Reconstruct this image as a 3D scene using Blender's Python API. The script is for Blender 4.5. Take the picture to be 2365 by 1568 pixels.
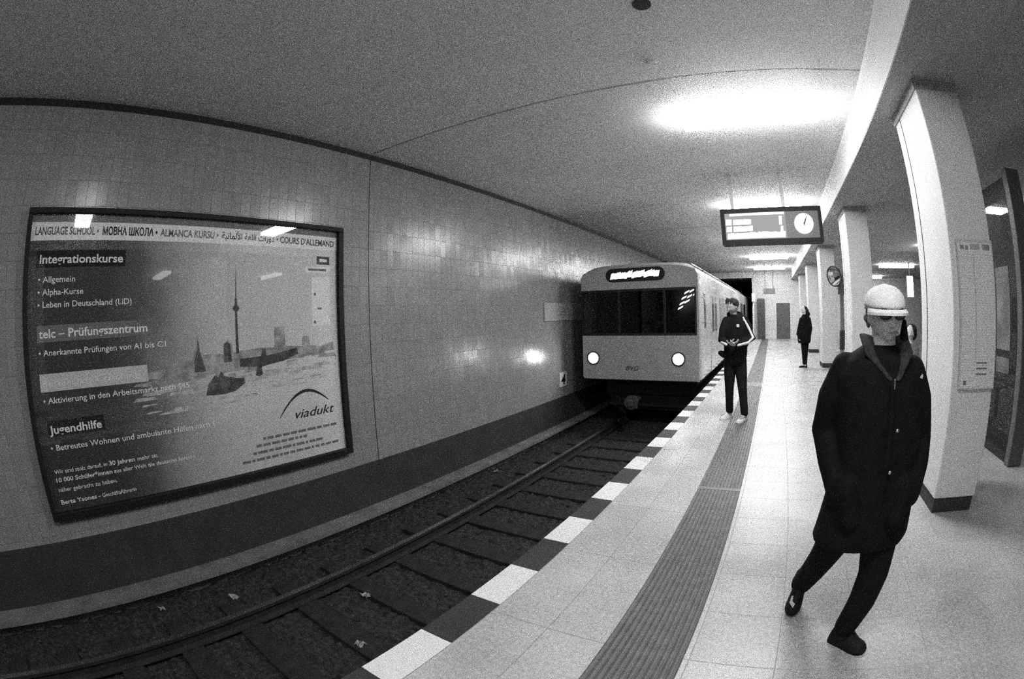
import bpy, bmesh, math, random
from mathutils import Vector, Matrix
random.seed(7)
S = bpy.context.scene
for o in list(bpy.data.objects):
    bpy.data.objects.remove(o)
COL = S.collection
PI = math.pi

# ------------------------------------------------------------------ camera
cd = bpy.data.cameras.new('camera')
cam = bpy.data.objects.new('camera', cd)
COL.objects.link(cam)
cd.type = 'PANO'                                   # the photograph was taken with a 16 mm full-frame fisheye
pc = cd if hasattr(cd, 'panorama_type') else cd.cycles
pc.panorama_type = 'FISHEYE_EQUISOLID'
pc.fisheye_lens = 16.24
pc.fisheye_fov = math.radians(200)
cd.sensor_fit = 'HORIZONTAL'
cd.sensor_width = 36.0
cd.clip_start = 0.02
cd.clip_end = 300
YAW, PITCH, ROLL = math.radians(-32.643), math.radians(-2.734), math.radians(-1.771)
F = Vector((math.sin(YAW) * math.cos(PITCH), math.cos(YAW) * math.cos(PITCH), math.sin(PITCH)))
R0 = Vector((math.cos(YAW), -math.sin(YAW), 0))
U0 = R0.cross(F)
RR = R0 * math.cos(ROLL) + U0 * math.sin(ROLL)
UU = -R0 * math.sin(ROLL) + U0 * math.cos(ROLL)
cam.matrix_world = Matrix(((RR.x, UU.x, -F.x, 0.0), (RR.y, UU.y, -F.y, 0.0), (RR.z, UU.z, -F.z, 1.5), (0, 0, 0, 1)))
S.camera = cam

# ------------------------------------------------------------------ world, exposure
w = bpy.data.worlds.new('world')
S.world = w
w.use_nodes = True
w.node_tree.nodes['Background'].inputs[0].default_value = (0.5, 0.5, 0.5, 1)
w.node_tree.nodes['Background'].inputs[1].default_value = 0.004
S.view_settings.view_transform = 'Standard'
S.view_settings.look = 'None'
S.view_settings.gamma = 1.0
S.view_settings.use_curve_mapping = False
S.view_settings.exposure = 2.2
S.cycles.use_denoising = False      # keep the renderer's own grain, as on the fast film of the photograph
S.cycles.sample_clamp_indirect = 1.5
LAMP = 13.0            # brightness of the lamps over the near track
LAMP_FAR = 7.0         # brightness of the lamps over the other track


# ------------------------------------------------------------------ helpers: materials
def nn(nt, t, **kw):
    n = nt.nodes.new(t)
    for k, v in kw.items():
        setattr(n, k, v)
    return n


def mat(name, v, rough=0.6, spec=0.5, noise=0.0, scale=8.0, bump=0.0, bscale=60.0, metal=0.0, coat=0.0):
    m = bpy.data.materials.new(name)
    m.use_nodes = True
    nt = m.node_tree
    b = nt.nodes['Principled BSDF']
    b.inputs['Roughness'].default_value = rough
    b.inputs['Specular IOR Level'].default_value = spec
    b.inputs['Metallic'].default_value = metal
    b.inputs['Coat Weight'].default_value = coat
    b.inputs['Coat Roughness'].default_value = 0.05
    b.inputs['Base Color'].default_value = (v, v, v, 1)
    tc = nn(nt, 'ShaderNodeTexCoord')
    if noise:
        n = nn(nt, 'ShaderNodeTexNoise')
        n.inputs['Scale'].default_value = scale
        n.inputs['Detail'].default_value = 6
        mr = nn(nt, 'ShaderNodeMapRange')
        mr.inputs[1].default_value = 0.3
        mr.inputs[2].default_value = 0.7
        mr.inputs[3].default_value = v * (1 - noise)
        mr.inputs[4].default_value = min(1, v * (1 + noise))
        nt.links.new(tc.outputs['Object'], n.inputs['Vector'])
        nt.links.new(n.outputs[0], mr.inputs[0])
        nt.links.new(mr.outputs[0], b.inputs['Base Color'])
    if bump:
        n2 = nn(nt, 'ShaderNodeTexNoise')
        n2.inputs['Scale'].default_value = bscale
        n2.inputs['Detail'].default_value = 4
        bp = nn(nt, 'ShaderNodeBump')
        bp.inputs['Strength'].default_value = bump
        bp.inputs['Distance'].default_value = 0.01
        nt.links.new(tc.outputs['Object'], n2.inputs['Vector'])
        nt.links.new(n2.outputs[0], bp.inputs['Height'])
        nt.links.new(bp.outputs[0], b.inputs['Normal'])
    return m


def emit(name, strength, v=1.0):
    m = bpy.data.materials.new(name)
    m.use_nodes = True
    nt = m.node_tree
    nt.nodes.remove(nt.nodes['Principled BSDF'])
    e = nn(nt, 'ShaderNodeEmission')
    e.inputs[0].default_value = (v, v, v, 1)
    e.inputs[1].default_value = strength
    nt.links.new(e.outputs[0], nt.nodes['Material Output'].inputs[0])
    return m


def math_node(nt, op, a, b=None):
    n = nn(nt, 'ShaderNodeMath', operation=op)
    for i, x in enumerate((a, b)):
        if x is None:
            continue
        if isinstance(x, (int, float)):
            n.inputs[i].default_value = x
        else:
            nt.links.new(x, n.inputs[i])
    return n.outputs[0]


def glass(name, tint=1.0, rough=0.02, ior=1.5):
    m = bpy.data.materials.new(name)
    m.use_nodes = True
    nt = m.node_tree
    nt.nodes.remove(nt.nodes['Principled BSDF'])
    t = nn(nt, 'ShaderNodeBsdfTransparent')
    t.inputs[0].default_value = (tint, tint, tint, 1)
    g = nn(nt, 'ShaderNodeBsdfGlossy')
    g.inputs['Roughness'].default_value = rough
    # reflection rises towards grazing view, alike from both sides of the thin pane
    ge = nn(nt, 'ShaderNodeNewGeometry')
    dt = nn(nt, 'ShaderNodeVectorMath', operation='DOT_PRODUCT')
    nt.links.new(ge.outputs['Normal'], dt.inputs[0])
    nt.links.new(ge.outputs['Incoming'], dt.inputs[1])
    k0 = ((ior - 1) / (ior + 1)) ** 2
    cz = math_node(nt, 'POWER', math_node(nt, 'SUBTRACT', 1.0, math_node(nt, 'ABSOLUTE', dt.outputs['Value'])), 5.0)
    fr = math_node(nt, 'MULTIPLY_ADD', cz, 1 - k0)
    fr.node.inputs[2].default_value = k0
    mx = nn(nt, 'ShaderNodeMixShader')
    nt.links.new(fr, mx.inputs[0])
    nt.links.new(t.outputs[0], mx.inputs[1])
    nt.links.new(g.outputs[0], mx.inputs[2])
    nt.links.new(mx.outputs[0], nt.nodes['Material Output'].inputs[0])
    return m


def tile_mat(name, v, grout, axes, size, gap, rough, tilt, vary=0.06, spec=0.5, speckle=0.0, offset=(0, 0)):
    """Glazed or stone tiles laid on a grid: thin joints, each tile a touch different in tone and tilt."""
    m = bpy.data.materials.new(name)
    m.use_nodes = True
    nt = m.node_tree
    b = nt.nodes['Principled BSDF']
    b.inputs['Specular IOR Level'].default_value = spec
    tc = nn(nt, 'ShaderNodeTexCoord')
    sx = nn(nt, 'ShaderNodeSeparateXYZ')
    nt.links.new(tc.outputs['Object'], sx.inputs[0])
    cells, edges = [], []
    for k in (0, 1):
        s = math_node(nt, 'DIVIDE', math_node(nt, 'ADD', sx.outputs[axes[k]], offset[k]), size[k])
        cells.append(math_node(nt, 'FLOOR', s))
        fr = math_node(nt, 'SUBTRACT', s, cells[k])
        e1 = math_node(nt, 'LESS_THAN', fr, gap / size[k])
        edges.append(e1)
    isg = math_node(nt, 'MAXIMUM', edges[0], edges[1])
    cx = nn(nt, 'ShaderNodeCombineXYZ')
    nt.links.new(cells[0], cx.inputs[0])
    nt.links.new(cells[1], cx.inputs[1])
    wn = nn(nt, 'ShaderNodeTexWhiteNoise')
    nt.links.new(cx.outputs[0], wn.inputs['Vector'])
    tone = math_node(nt, 'MULTIPLY_ADD', wn.outputs['Value'], 2 * vary * v)
    tone.node.inputs[2].default_value = v * (1 - vary)
    if speckle:
        no = nn(nt, 'ShaderNodeTexNoise')
        no.inputs['Scale'].default_value = 45
        no.inputs['Detail'].default_value = 5
        nt.links.new(tc.outputs['Object'], no.inputs['Vector'])
        nb = nn(nt, 'ShaderNodeTexNoise')
        nb.inputs['Scale'].default_value = 1.7
        nb.inputs['Detail'].default_value = 4
        nt.links.new(tc.outputs['Object'], nb.inputs['Vector'])
        sp = math_node(nt, 'MULTIPLY', math_node(nt, 'SUBTRACT', math_node(nt, 'ADD', no.outputs[0], nb.outputs[0]), 1.0), speckle * 2)
        tone = math_node(nt, 'ADD', tone, sp)
    gt = math_node(nt, 'MULTIPLY', isg, grout)
    keep = math_node(nt, 'SUBTRACT', 1.0, isg)
    col = math_node(nt, 'ADD', math_node(nt, 'MULTIPLY', tone, keep), gt)
    nt.links.new(col, b.inputs['Base Color'])
    rg = math_node(nt, 'MULTIPLY_ADD', isg, 0.8 - rough)
    rg.node.inputs[2].default_value = rough
    nt.links.new(rg, b.inputs['Roughness'])
    geo = nn(nt, 'ShaderNodeNewGeometry')
    sub = nn(nt, 'ShaderNodeVectorMath', operation='SUBTRACT')
    nt.links.new(wn.outputs['Color'], sub.inputs[0])
    sub.inputs[1].default_value = (0.5, 0.5, 0.5)
    scl = nn(nt, 'ShaderNodeVectorMath', operation='SCALE')
    nt.links.new(sub.outputs[0], scl.inputs[0])
    scl.inputs['Scale'].default_value = tilt
    add = nn(nt, 'ShaderNodeVectorMath', operation='ADD')
    nt.links.new(geo.outputs['Normal'], add.inputs[0])
    nt.links.new(scl.outputs[0], add.inputs[1])
    nrm = nn(nt, 'ShaderNodeVectorMath', operation='NORMALIZE')
    nt.links.new(add.outputs[0], nrm.inputs[0])
    nt.links.new(nrm.outputs[0], b.inputs['Normal'])
    return m


M = {}
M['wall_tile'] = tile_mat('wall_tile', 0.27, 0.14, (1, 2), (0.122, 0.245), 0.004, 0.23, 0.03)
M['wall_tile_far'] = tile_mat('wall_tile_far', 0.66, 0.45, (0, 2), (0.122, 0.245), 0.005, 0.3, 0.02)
M['floor'] = tile_mat('floor', 0.40, 0.31, (0, 1), (0.41, 0.41), 0.005, 0.36, 0.006, 0.05, 0.5, 0.22, (0.576, 0.03))
M['floor_edge'] = tile_mat('floor_edge', 0.45, 0.27, (0, 1), (0.322, 0.82), 0.005, 0.42, 0.006, 0.04, 0.4, 0.20, (1.203, 0.03))
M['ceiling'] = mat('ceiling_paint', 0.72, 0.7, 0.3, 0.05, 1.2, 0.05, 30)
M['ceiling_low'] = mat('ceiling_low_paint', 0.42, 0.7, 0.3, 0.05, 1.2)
M['beam'] = mat('beam_paint', 0.68, 0.6, 0.3, 0.05, 2.0)
M['dark_plinth'] = mat('dark_plinth', 0.04, 0.7, 0.3, 0.15, 3.0, 0.2, 25)
M['concrete'] = mat('concrete', 0.16, 0.85, 0.3, 0.25, 4.0, 0.3, 40)
M['black'] = mat('black_paint', 0.02, 0.5, 0.4)
M['frame'] = mat('dark_frame', 0.012, 0.6, 0.25, 0.2, 10)
M['ballast'] = mat('ballast', 0.034, 0.95, 0.2, 0.6, 25.0, 1.0, 60)
M['sleeper'] = mat('sleeper', 0.026, 0.9, 0.2, 0.3, 8.0, 0.4, 40)
M['rail'] = mat('rail_steel', 0.22, 0.35, 0.5, 0.2, 6.0, 0, 60, 0.9)
M['rust'] = mat('rail_rust', 0.022, 0.8, 0.3, 0.3, 9)
M['white_edge'] = mat('white_edge_tile', 0.80, 0.45, 0.4, 0.05, 30)
M['strip'] = None
M['lamp'] = emit('lamp_diffuser', LAMP)
M['lamp_far'] = emit('lamp_diffuser_far', LAMP_FAR)
M['lamp_dimmed'] = emit('lamp_diffuser_dimmed', LAMP * 0.5)     # dimmed to darken the floor, wall and ceiling near the camera
M['lamp_far_dimmed'] = emit('lamp_diffuser_far_dimmed', LAMP_FAR * 0.22)  # lamps on the other side, dimmed to darken the floor near them
M['white_metal'] = mat('white_metal', 0.7, 0.4, 0.5)
M['grey_metal'] = mat('grey_metal', 0.3, 0.4, 0.5, 0.1, 6, 0, 60, 0.3)
M['column'] = mat('column_paint', 0.70, 0.55, 0.4, 0.05, 2.5, 0.06, 30)
M['glass'] = glass('pane_glass')
M['print_white'] = mat('print_white', 0.84, 0.6, 0.2)
M['print_light'] = mat('print_light', 0.58, 0.6, 0.2)
M['print_grey'] = mat('print_grey', 0.17, 0.6, 0.2)
M['print_mid'] = mat('print_mid', 0.33, 0.6, 0.2, 0.45, 9)
M['print_bank'] = mat('print_bank', 0.46, 0.6, 0.2, 0.35, 14)
M['print_black'] = mat('print_black', 0.012, 0.6, 0.2)
M['print_dark'] = mat('print_dark', 0.08, 0.6, 0.2, 0.5, 12)
M['train'] = mat('train_paint', 0.36, 0.32, 0.5, 0.05, 3.0, 0, 60, 0, 0.3)
M['train_roof'] = mat('train_roof', 0.42, 0.4, 0.5, 0.08, 3.0)
M['train_dark'] = mat('train_dark', 0.010, 0.6, 0.4)
M['train_glass'] = glass('train_glass', 0.35, 0.03)
M['window_dark'] = mat('window_dark', 0.02, 0.08, 0.6)
M['headlight'] = emit('headlight', 18)
M['display'] = emit('display_lit', 1.1)
M['display_dim'] = emit('display_dim', 0.09)
for k_ in ('display', 'display_dim'):
    M[k_].cycles.emission_sampling = 'NONE'      # faint panels: found by bounced rays only
M['clock'] = emit('clock_face', .42)
M['saloon'] = emit('saloon_light', 4)
M['clock'].cycles.emission_sampling = 'NONE'
M['saloon'].cycles.emission_sampling = 'NONE'
M['coat'] = mat('coat_cloth', 0.007, 0.9, 0.15, 0.3, 20, 0.25, 200)
M['collar'] = mat('collar_cord', 0.035, 0.9, 0.15, 0.4, 60, 0.3, 300)
M['trouser'] = mat('trouser_cloth', 0.008, 0.9, 0.15, 0.2, 20)
M['shoe'] = mat('shoe_leather', 0.010, 0.65, 0.2)
M['skin'] = mat('skin', 0.68, 0.55, 0.35, 0.12, 40, 0.08, 120)
M['lip'] = mat('lip', 0.2, 0.5, 0.3)
M['hair'] = mat('hair', 0.02, 0.6, 0.3, 0.4, 80)
M['hair_grey'] = mat('hair_grey', 0.10, 0.7, 0.3, 0.4, 80)
M['cap'] = mat('cap_cloth', 0.85, 0.85, 0.2, 0.06, 60, 0.15, 250)
M['cap_crease'] = mat('cap_crease', 0.30, 0.85, 0.2)  # shade of the crease under the crown, put into the ring's colour
M['white_cloth'] = mat('white_cloth', 0.62, 0.8, 0.2)
M['white_shoe'] = mat('white_shoe', 0.66, 0.55, 0.3)
M['lens'] = glass('shaded_lens', 0.18, 0.03)  # lens darkened to carry the shade under the cap peak
M['skin_young'] = mat('skin_young', 0.34, 0.55, 0.35, 0.12, 40)
M['snap'] = mat('metal_snap', 0.6, 0.3, 0.5, 0, 8, 0, 60, 0.9)
M['paper'] = mat('paper_scrap', 0.30, 0.8, 0.2)
M['mirror'] = mat('mirror_glass', 0.85, 0.06, 0.5, 0, 8, 0, 60, 1.0)
M['door'] = mat('door_paint', 0.10, 0.5, 0.4, 0.1, 5)
M['kiosk'] = mat('kiosk_dark', 0.010, 0.5, 0.3, 0.2, 4)
M['kiosk_edge'] = mat('kiosk_edge', 0.10, 0.4, 0.5, 0.1, 5)
M['kiosk_poster'] = mat('kiosk_poster', 0.14, 0.5, 0.4, 0.5, 3)

# tactile strip: ribbed dark paving
m = mat('tactile_strip', 0.115, 0.55, 0.4)
nt = m.node_tree
tc = nn(nt, 'ShaderNodeTexCoord')
sx = nn(nt, 'ShaderNodeSeparateXYZ')
nt.links.new(tc.outputs['Object'], sx.inputs[0])
sn = math_node(nt, 'SINE', math_node(nt, 'MULTIPLY', sx.outputs[0], 2 * PI / 0.032))
bp = nn(nt, 'ShaderNodeBump')
bp.inputs['Strength'].default_value = 0.6
bp.inputs['Distance'].default_value = 0.004
nt.links.new(sn, bp.inputs['Height'])
nt.links.new(bp.outputs[0], nt.nodes['Principled BSDF'].inputs['Normal'])
nb = nn(nt, 'ShaderNodeTexNoise')
nb.inputs['Scale'].default_value = 14
nt.links.new(tc.outputs['Object'], nb.inputs['Vector'])
cl = math_node(nt, 'MULTIPLY_ADD', sn, 0.02)
cl.node.inputs[2].default_value = 0.06
cl2 = math_node(nt, 'MULTIPLY_ADD', nb.outputs[0], 0.10)
nt.links.new(cl, cl2.node.inputs[2])
nt.links.new(cl2, nt.nodes['Principled BSDF'].inputs['Base Color'])
M['strip'] = m


# ------------------------------------------------------------------ helpers: meshes
class MB:
    def __init__(self):
        self.bm = bmesh.new()

    def box(self, x0, x1, y0, y1, z0, z1, bevel=0.0):
        vs = [self.bm.verts.new((x, y, z)) for x in (x0, x1) for y in (y0, y1) for z in (z0, z1)]
        fs = []
        for q in ((0, 1, 3, 2), (4, 6, 7, 5), (0, 4, 5, 1), (2, 3, 7, 6), (0, 2, 6, 4), (1, 5, 7, 3)):
            fs.append(self.bm.faces.new([vs[i] for i in q]))
        if bevel:
            es = list({e for f in fs for e in f.edges})
            bmesh.ops.bevel(self.bm, geom=es, offset=bevel, segments=2, affect='EDGES', profile=0.5)
        return self

    def quad(self, *p):
        self.bm.faces.new([self.bm.verts.new(q) for q in p])
        return self

    def poly(self, pts):
        self.bm.faces.new([self.bm.verts.new(p) for p in pts])
        return self

    def prism(self, pts, d):
        """A flat outline given depth along vector d."""
        d = Vector(d)
        a = [self.bm.verts.new(p) for p in pts]
        b = [self.bm.verts.new(Vector(p) + d) for p in pts]
        n = len(pts)
        self.bm.faces.new(a)
        self.bm.faces.new(b[::-1])
        for i in range(n):
            self.bm.faces.new([a[i], b[i], b[(i + 1) % n], a[(i + 1) % n]])
        return self

    def rings(self, rings, cap=True):
        vr = [[self.bm.verts.new(p) for p in r] for r in rings]
        n = len(vr[0])
        for a, b in zip(vr, vr[1:]):
            for i in range(n):
                self.bm.faces.new([a[i], a[(i + 1) % n], b[(i + 1) % n], b[i]])
        if cap:
            self.bm.faces.new(vr[0][::-1])
            self.bm.faces.new(vr[-1])
        return self

    def tube(self, pts, rad, seg=12, ratio=1.0, side=None, ends=True):
        """Tapered tube through points with rounded ends; ratio flattens it across 'side'."""
        pts = [Vector(p) for p in pts]
        if isinstance(rad, (int, float)):
            rad = [rad] * len(pts)
        P, Rr = [], []
        if ends:
            d = (pts[0] - pts[1]).normalized()
            for t in (0.98, 0.8, 0.45):
                P.append(pts[0] + d * rad[0] * t)
                Rr.append(rad[0] * math.sqrt(1 - t * t))
        P += pts
        Rr += list(rad)
        if ends:
            d = (pts[-1] - pts[-2]).normalized()
            for t in (0.45, 0.8, 0.98):
                P.append(pts[-1] + d * rad[-1] * t)
                Rr.append(rad[-1] * math.sqrt(1 - t * t))
        rg = []
        up = Vector(side) if side else None
        for i, p in enumerate(P):
            a = P[max(0, i - 1)]
            b = P[min(len(P) - 1, i + 1)]
            t = (b - a).normalized()
            if up is None:
                up = Vector((0, 0, 1)) if abs(t.z) < 0.9 else Vector((0, 1, 0))
            u = (up - t * up.dot(t))
            if u.length < 1e-5:
                u = t.orthogonal()
            u.normalize()
            v = t.cross(u)
            rg.append([p + u * (math.cos(k * 2 * PI / seg) * Rr[i]) + v * (math.sin(k * 2 * PI / seg) * Rr[i] * ratio) for k in range(seg)])
        return self.rings(rg)

    def ell(self, c, r, rot=None, seg=16):
        mt = Matrix.Translation(Vector(c)) @ (rot.to_4x4() if rot else Matrix()) @ Matrix.Diagonal((*r, 1))
        bmesh.ops.create_uvsphere(self.bm, u_segments=seg, v_segments=max(8, seg // 2 + 2), radius=1, matrix=mt)
        return self

    def cyl(self, a, b, r, seg=20, r2=None):
        return self.tube([a, b], [r, r if r2 is None else r2], seg, ends=False)

    def loft(self, rg, seg=28, power=2.0):
        """rg: (cx, cy, z, rx, ry, angle) superellipse sections."""
        out = []
        for cx, cy, z, rx, ry, an in rg:
            r = []
            for k in range(seg):
                t = 2 * PI * k / seg
                c, s = math.cos(t), math.sin(t)
                x = math.copysign(abs(c) ** (2 / power), c) * rx
                y = math.copysign(abs(s) ** (2 / power), s) * ry
                r.append((cx + x * math.cos(an) - y * math.sin(an), cy + x * math.sin(an) + y * math.cos(an), z))
            out.append(r)
        return self.rings(out)

    def build(self, name, material, parent=None, smooth=False, normals=True):
        if normals:
            bmesh.ops.recalc_face_normals(self.bm, faces=self.bm.faces[:])
        me = bpy.data.meshes.new(name)
        self.bm.to_mesh(me)
        self.bm.free()
        if smooth:
            for p in me.polygons:
                p.use_smooth = True
        o = bpy.data.objects.new(name, me)
        COL.objects.link(o)
        me.materials.append(material)
        if parent is not None:
            bpy.context.view_layer.update()
            o.parent = parent
            o.matrix_parent_inverse = parent.matrix_world.inverted()
        return o

    def remesh(self, name, material, parent=None, voxel=0.008, smooth=6, factor=0.5):
        """Fuse everything into one continuous skin."""
        bmesh.ops.recalc_face_normals(self.bm, faces=self.bm.faces[:])
        me = bpy.data.meshes.new(name + '_src')
        self.bm.to_mesh(me)
        self.bm.free()
        t = bpy.data.objects.new(name + '_src', me)
        COL.objects.link(t)
        r = t.modifiers.new('r', 'REMESH')
        r.mode = 'VOXEL'
        r.voxel_size = voxel
        r.use_smooth_shade = True
        s = t.modifiers.new('s', 'SMOOTH')
        s.iterations = smooth
        s.factor = factor
        dg = bpy.context.evaluated_depsgraph_get()
        nm = bpy.data.meshes.new_from_object(t.evaluated_get(dg))
        nm.name = name
        bpy.data.objects.remove(t)
        bpy.data.meshes.remove(me)
        for p in nm.polygons:
            p.use_smooth = True
        o = bpy.data.objects.new(name, nm)
        COL.objects.link(o)
        nm.materials.clear()
        nm.materials.append(material)
        if parent is not None:
            bpy.context.view_layer.update()
            o.parent = parent
            o.matrix_parent_inverse = parent.matrix_world.inverted()
        return o


def tag(o, label, cat, group=None, kind=None):
    o['label'] = label
    o['category'] = cat
    if group:
        o['group'] = group
    if kind:
        o['kind'] = kind
    return o


def struct(o, label=None):
    o['kind'] = 'structure'
    if label:
        o['label'] = label
    return o


def empty(name, loc, label, cat, group=None, rz=0.0):
    o = bpy.data.objects.new(name, None)
    o.empty_display_size = 0.2
    COL.objects.link(o)
    o.location = loc
    o.rotation_euler = (0, 0, rz)
    bpy.context.view_layer.update()
    return tag(o, label, cat, group)


def copy_thing(root, loc, label, group=None):
    r = root.copy()
    COL.objects.link(r)
    r.location = loc
    r['label'] = label
    if group:
        r['group'] = group
    for ch in root.children:
        c = ch.copy()
        COL.objects.link(c)
        c.parent = r
        for g in ch.children:
            d = g.copy()
            COL.objects.link(d)
            d.parent = c
    return r


def text_into(mb, body, origin, ux, uy, width=None, cap=None, bold=0.0, shear=0.0, align='L', sp=1.0):
    """Flat lettering laid out from origin along ux (reading direction) and uy (up)."""
    cu = bpy.data.curves.new('lettering_src', 'FONT')
    cu.body = body
    cu.size = 1.0
    cu.offset = bold
    cu.shear = shear
    cu.space_character = sp
    cu.resolution_u = 3
    o = bpy.data.objects.new('lettering_src', cu)
    COL.objects.link(o)
    dg = bpy.context.evaluated_depsgraph_get()
    me = bpy.data.meshes.new_from_object(o.evaluated_get(dg))
    bpy.data.objects.remove(o)
    bpy.data.curves.remove(cu)
    if not me.vertices:
        return
    xs = [v.co.x for v in me.vertices]
    x0, x1 = min(xs), max(xs)
    sy = (cap or 0.1) / 0.729
    sxx = (width / (x1 - x0)) if width else sy
    off = {'L': 0, 'C': -(x1 - x0) * sxx / 2, 'R': -(x1 - x0) * sxx}[align]
    ux, uy, og = Vector(ux), Vector(uy), Vector(origin)
    vs = [mb.bm.verts.new(og + ux * ((v.co.x - x0) * sxx + off) + uy * (v.co.y * sy)) for v in me.vertices]
    for p in me.polygons:
        try:
            mb.bm.faces.new([vs[i] for i in p.vertices])
        except ValueError:
            pass
    bpy.data.meshes.remove(me)


# ------------------------------------------------------------------ the setting
Y0, Y1 = -12.0, 27.0
XE = -1.395            # platform edge
struct(MB().box(-1.203, -0.576, Y0, Y1, -0.06, 0).build('floor', M['floor_edge']), 'pale stone slabs along the platform edge')
b = MB().box(-0.19, 7.2, Y0, Y1, -0.06, 0)
struct(b.build('floor', M['floor']), 'pale speckled tile floor of the platform')
struct(MB().box(-1.27, 7.1, Y0, Y1, -1.3, -0.06).build('platform_base_wall', M['concrete']))
struct(MB().box(-0.576, -0.19, Y0, Y1, -0.06, 0.0).build('trim_1', M['strip']), 'dark ribbed guiding strip along the platform')
# platform edge: white and dark tiles turn about, 0.41 m each
bw, bd = MB(), MB()
k = -28
while True:
    ya = 0.86 + 0.41 * k
    if ya > Y1:
        break
    (bw if k % 2 == 0 else bd).box(XE, -1.203, max(ya, Y0) + 0.001, min(ya + 0.409, Y1), -0.06, 0.0)
    k += 1
struct(bw.build('trim_2', M['white_edge']), 'white tiles of the platform edge')
struct(bd.build('trim_3', M['dark_plinth']), 'dark tiles of the platform edge')

struct(MB().box(.18, 7.1, 10.37, 10.41, -.01, .0015).build('trim_9', M['grey_metal']), 'dark joint across the platform floor')
b = MB().box(-.575, -.191, 3.79, 3.85, -.01, .0015)
b.box(-.575, -.191, 9.6, 10.15, -.01, .0015)
struct(b.build('trim_10', mat('strip_break', .2, .6, .4, .1, 20)), 'pale breaks in the dark guiding strip')

# wall beside the track
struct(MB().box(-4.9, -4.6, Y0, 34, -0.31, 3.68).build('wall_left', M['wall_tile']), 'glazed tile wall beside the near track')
struct(MB().box(-4.9, -4.62, Y0, 34, 3.68, 3.80).build('trim_4', M['black']), 'dark joint between wall and ceiling')
struct(MB().box(-4.9, -4.58, Y0, 60, -1.3, -0.31).build('baseboard_left', M['dark_plinth']), 'dark plinth under the tiled wall')
b = MB().box(-4.58, -4.33, Y0, 60, -0.95, -0.90)
b.box(-4.58, -4.50, Y0, 60, -1.3, -0.95)
struct(b.build('trim_5', M['concrete']), 'narrow cable ledge at the foot of the wall')
b = MB()
for y in (3.82, -8.4, 15.9):
    b.box(-4.605, -4.5985, y - 0.006, y + 0.006, -0.31, 3.68)
struct(b.build('trim_6', M['black']), 'upright dark joint in the tiled wall')

# ceilings and beam
struct(MB().box(-4.9, 1.29, Y0, Y1, 3.77, 4.1).build('ceiling', M['ceiling']), 'painted ceiling over track and platform edge')
b = MB()
for y, xa, xb in ((4.02, -4.55, 1.28), (-4.2, -4.55, 1.28), (12.2, -4.55, 1.28), (20.4, -4.55, 1.28)):
    b.poly([(xa, y - 0.20, 3.7685), (xb, y + 0.10, 3.7685), (xb, y + 0.125, 3.7685), (xa, y - 0.175, 3.7685)])
struct(b.build('trim_7', M['grey_metal']), 'thin joint across the ceiling')
struct(MB().box(1.29, 2.15, Y0, Y1, 3.30, 4.1).build('beam', M['beam']), 'long pale beam above the columns')
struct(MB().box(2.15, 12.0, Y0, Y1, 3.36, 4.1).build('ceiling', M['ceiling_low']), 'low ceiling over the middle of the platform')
struct(MB().box(1.295, 2.145, Y0, Y1, 3.292, 3.30).build('trim_8', M['ceiling_low']), 'underside of the beam, shade put into its grey')  # darker sheet, the unlit underside painted as grey

# end wall with the tunnel mouth
b = MB()
b.box(-1.1, 0.33, Y1, Y1 + 0.3, -1.3, 3.77)
b.box(0.33, 1.17, Y1, Y1 + 0.3, 2.0, 3.77)
b.box(1.17, 10.7, Y1, Y1 + 0.3, -1.3, 3.77)
b.box(-4.9, -1.1, Y1, Y1 + 0.3, 3.45, 4.1)
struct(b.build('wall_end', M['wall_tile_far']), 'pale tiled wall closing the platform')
d = struct(MB().box(0.34, 1.16, Y1 + 0.04, Y1 + 0.1, 0.0, 1.99).build('door_1', M['door']), 'dark grey door in the end wall')
MB().cyl((1.08, Y1 + 0.05, 1.0), (1.08, Y1 - 0.03, 1.0), 0.02).build('door_handle', M['grey_metal'], d)
b = MB()
b.box(-1.1, -0.9, Y1 + 0.3, 60, -1.3, 3.5)
b.box(-4.9, -0.9, Y1 + 0.3, 60, 3.45, 3.7)
b.box(-4.9, -4.6, 34, 60, -0.31, 3.5)
struct(b.build('wall_tunnel', M['concrete']), 'dark tunnel walls beyond the platform end')
struct(MB().box(10.4, 10.7, Y0, Y1, -1.3, 4.1).build('wall_right', M['dark_plinth']), 'wall beyond the other track')
struct(MB().box(7.0, 10.4, Y0, Y1, -1.4, -1.1).build('track_floor', M['ballast']), 'bed of the other track')
struct(MB().box(-4.9, 10.7, Y0 - 0.3, Y0, -1.3, 4.1).build('wall_rear', M['concrete']), 'wall at the rear end of the platform')

# ------------------------------------------------------------------ track
rnd = random.Random(3)
bm = MB()
nx, ny = 66, 460
gx = [-4.5 + 3.20 * i / nx for i in range(nx + 1)]
gy = [-6 + 23.0 * j / ny for j in range(ny + 1)]
vv = [[bm.bm.verts.new((x + rnd.uniform(-.012, .012), y + rnd.uniform(-.012, .012), -1.12 + rnd.uniform(-.022, .022))) for y in gy] for x in gx]
for i in range(nx):
    for j in range(ny):
        bm.bm.faces.new((vv[i][j], vv[i + 1][j], vv[i + 1][j + 1], vv[i][j + 1]))
tag(bm.build('ballast', M['ballast']), 'dark crushed stone filling the near track bed', 'gravel', kind='stuff')
struct(MB().box(-4.6, -1.2, Y0, 60, -1.4, -1.16).build('track_bed_floor', M['concrete']), 'concrete trough under the near track')

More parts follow.
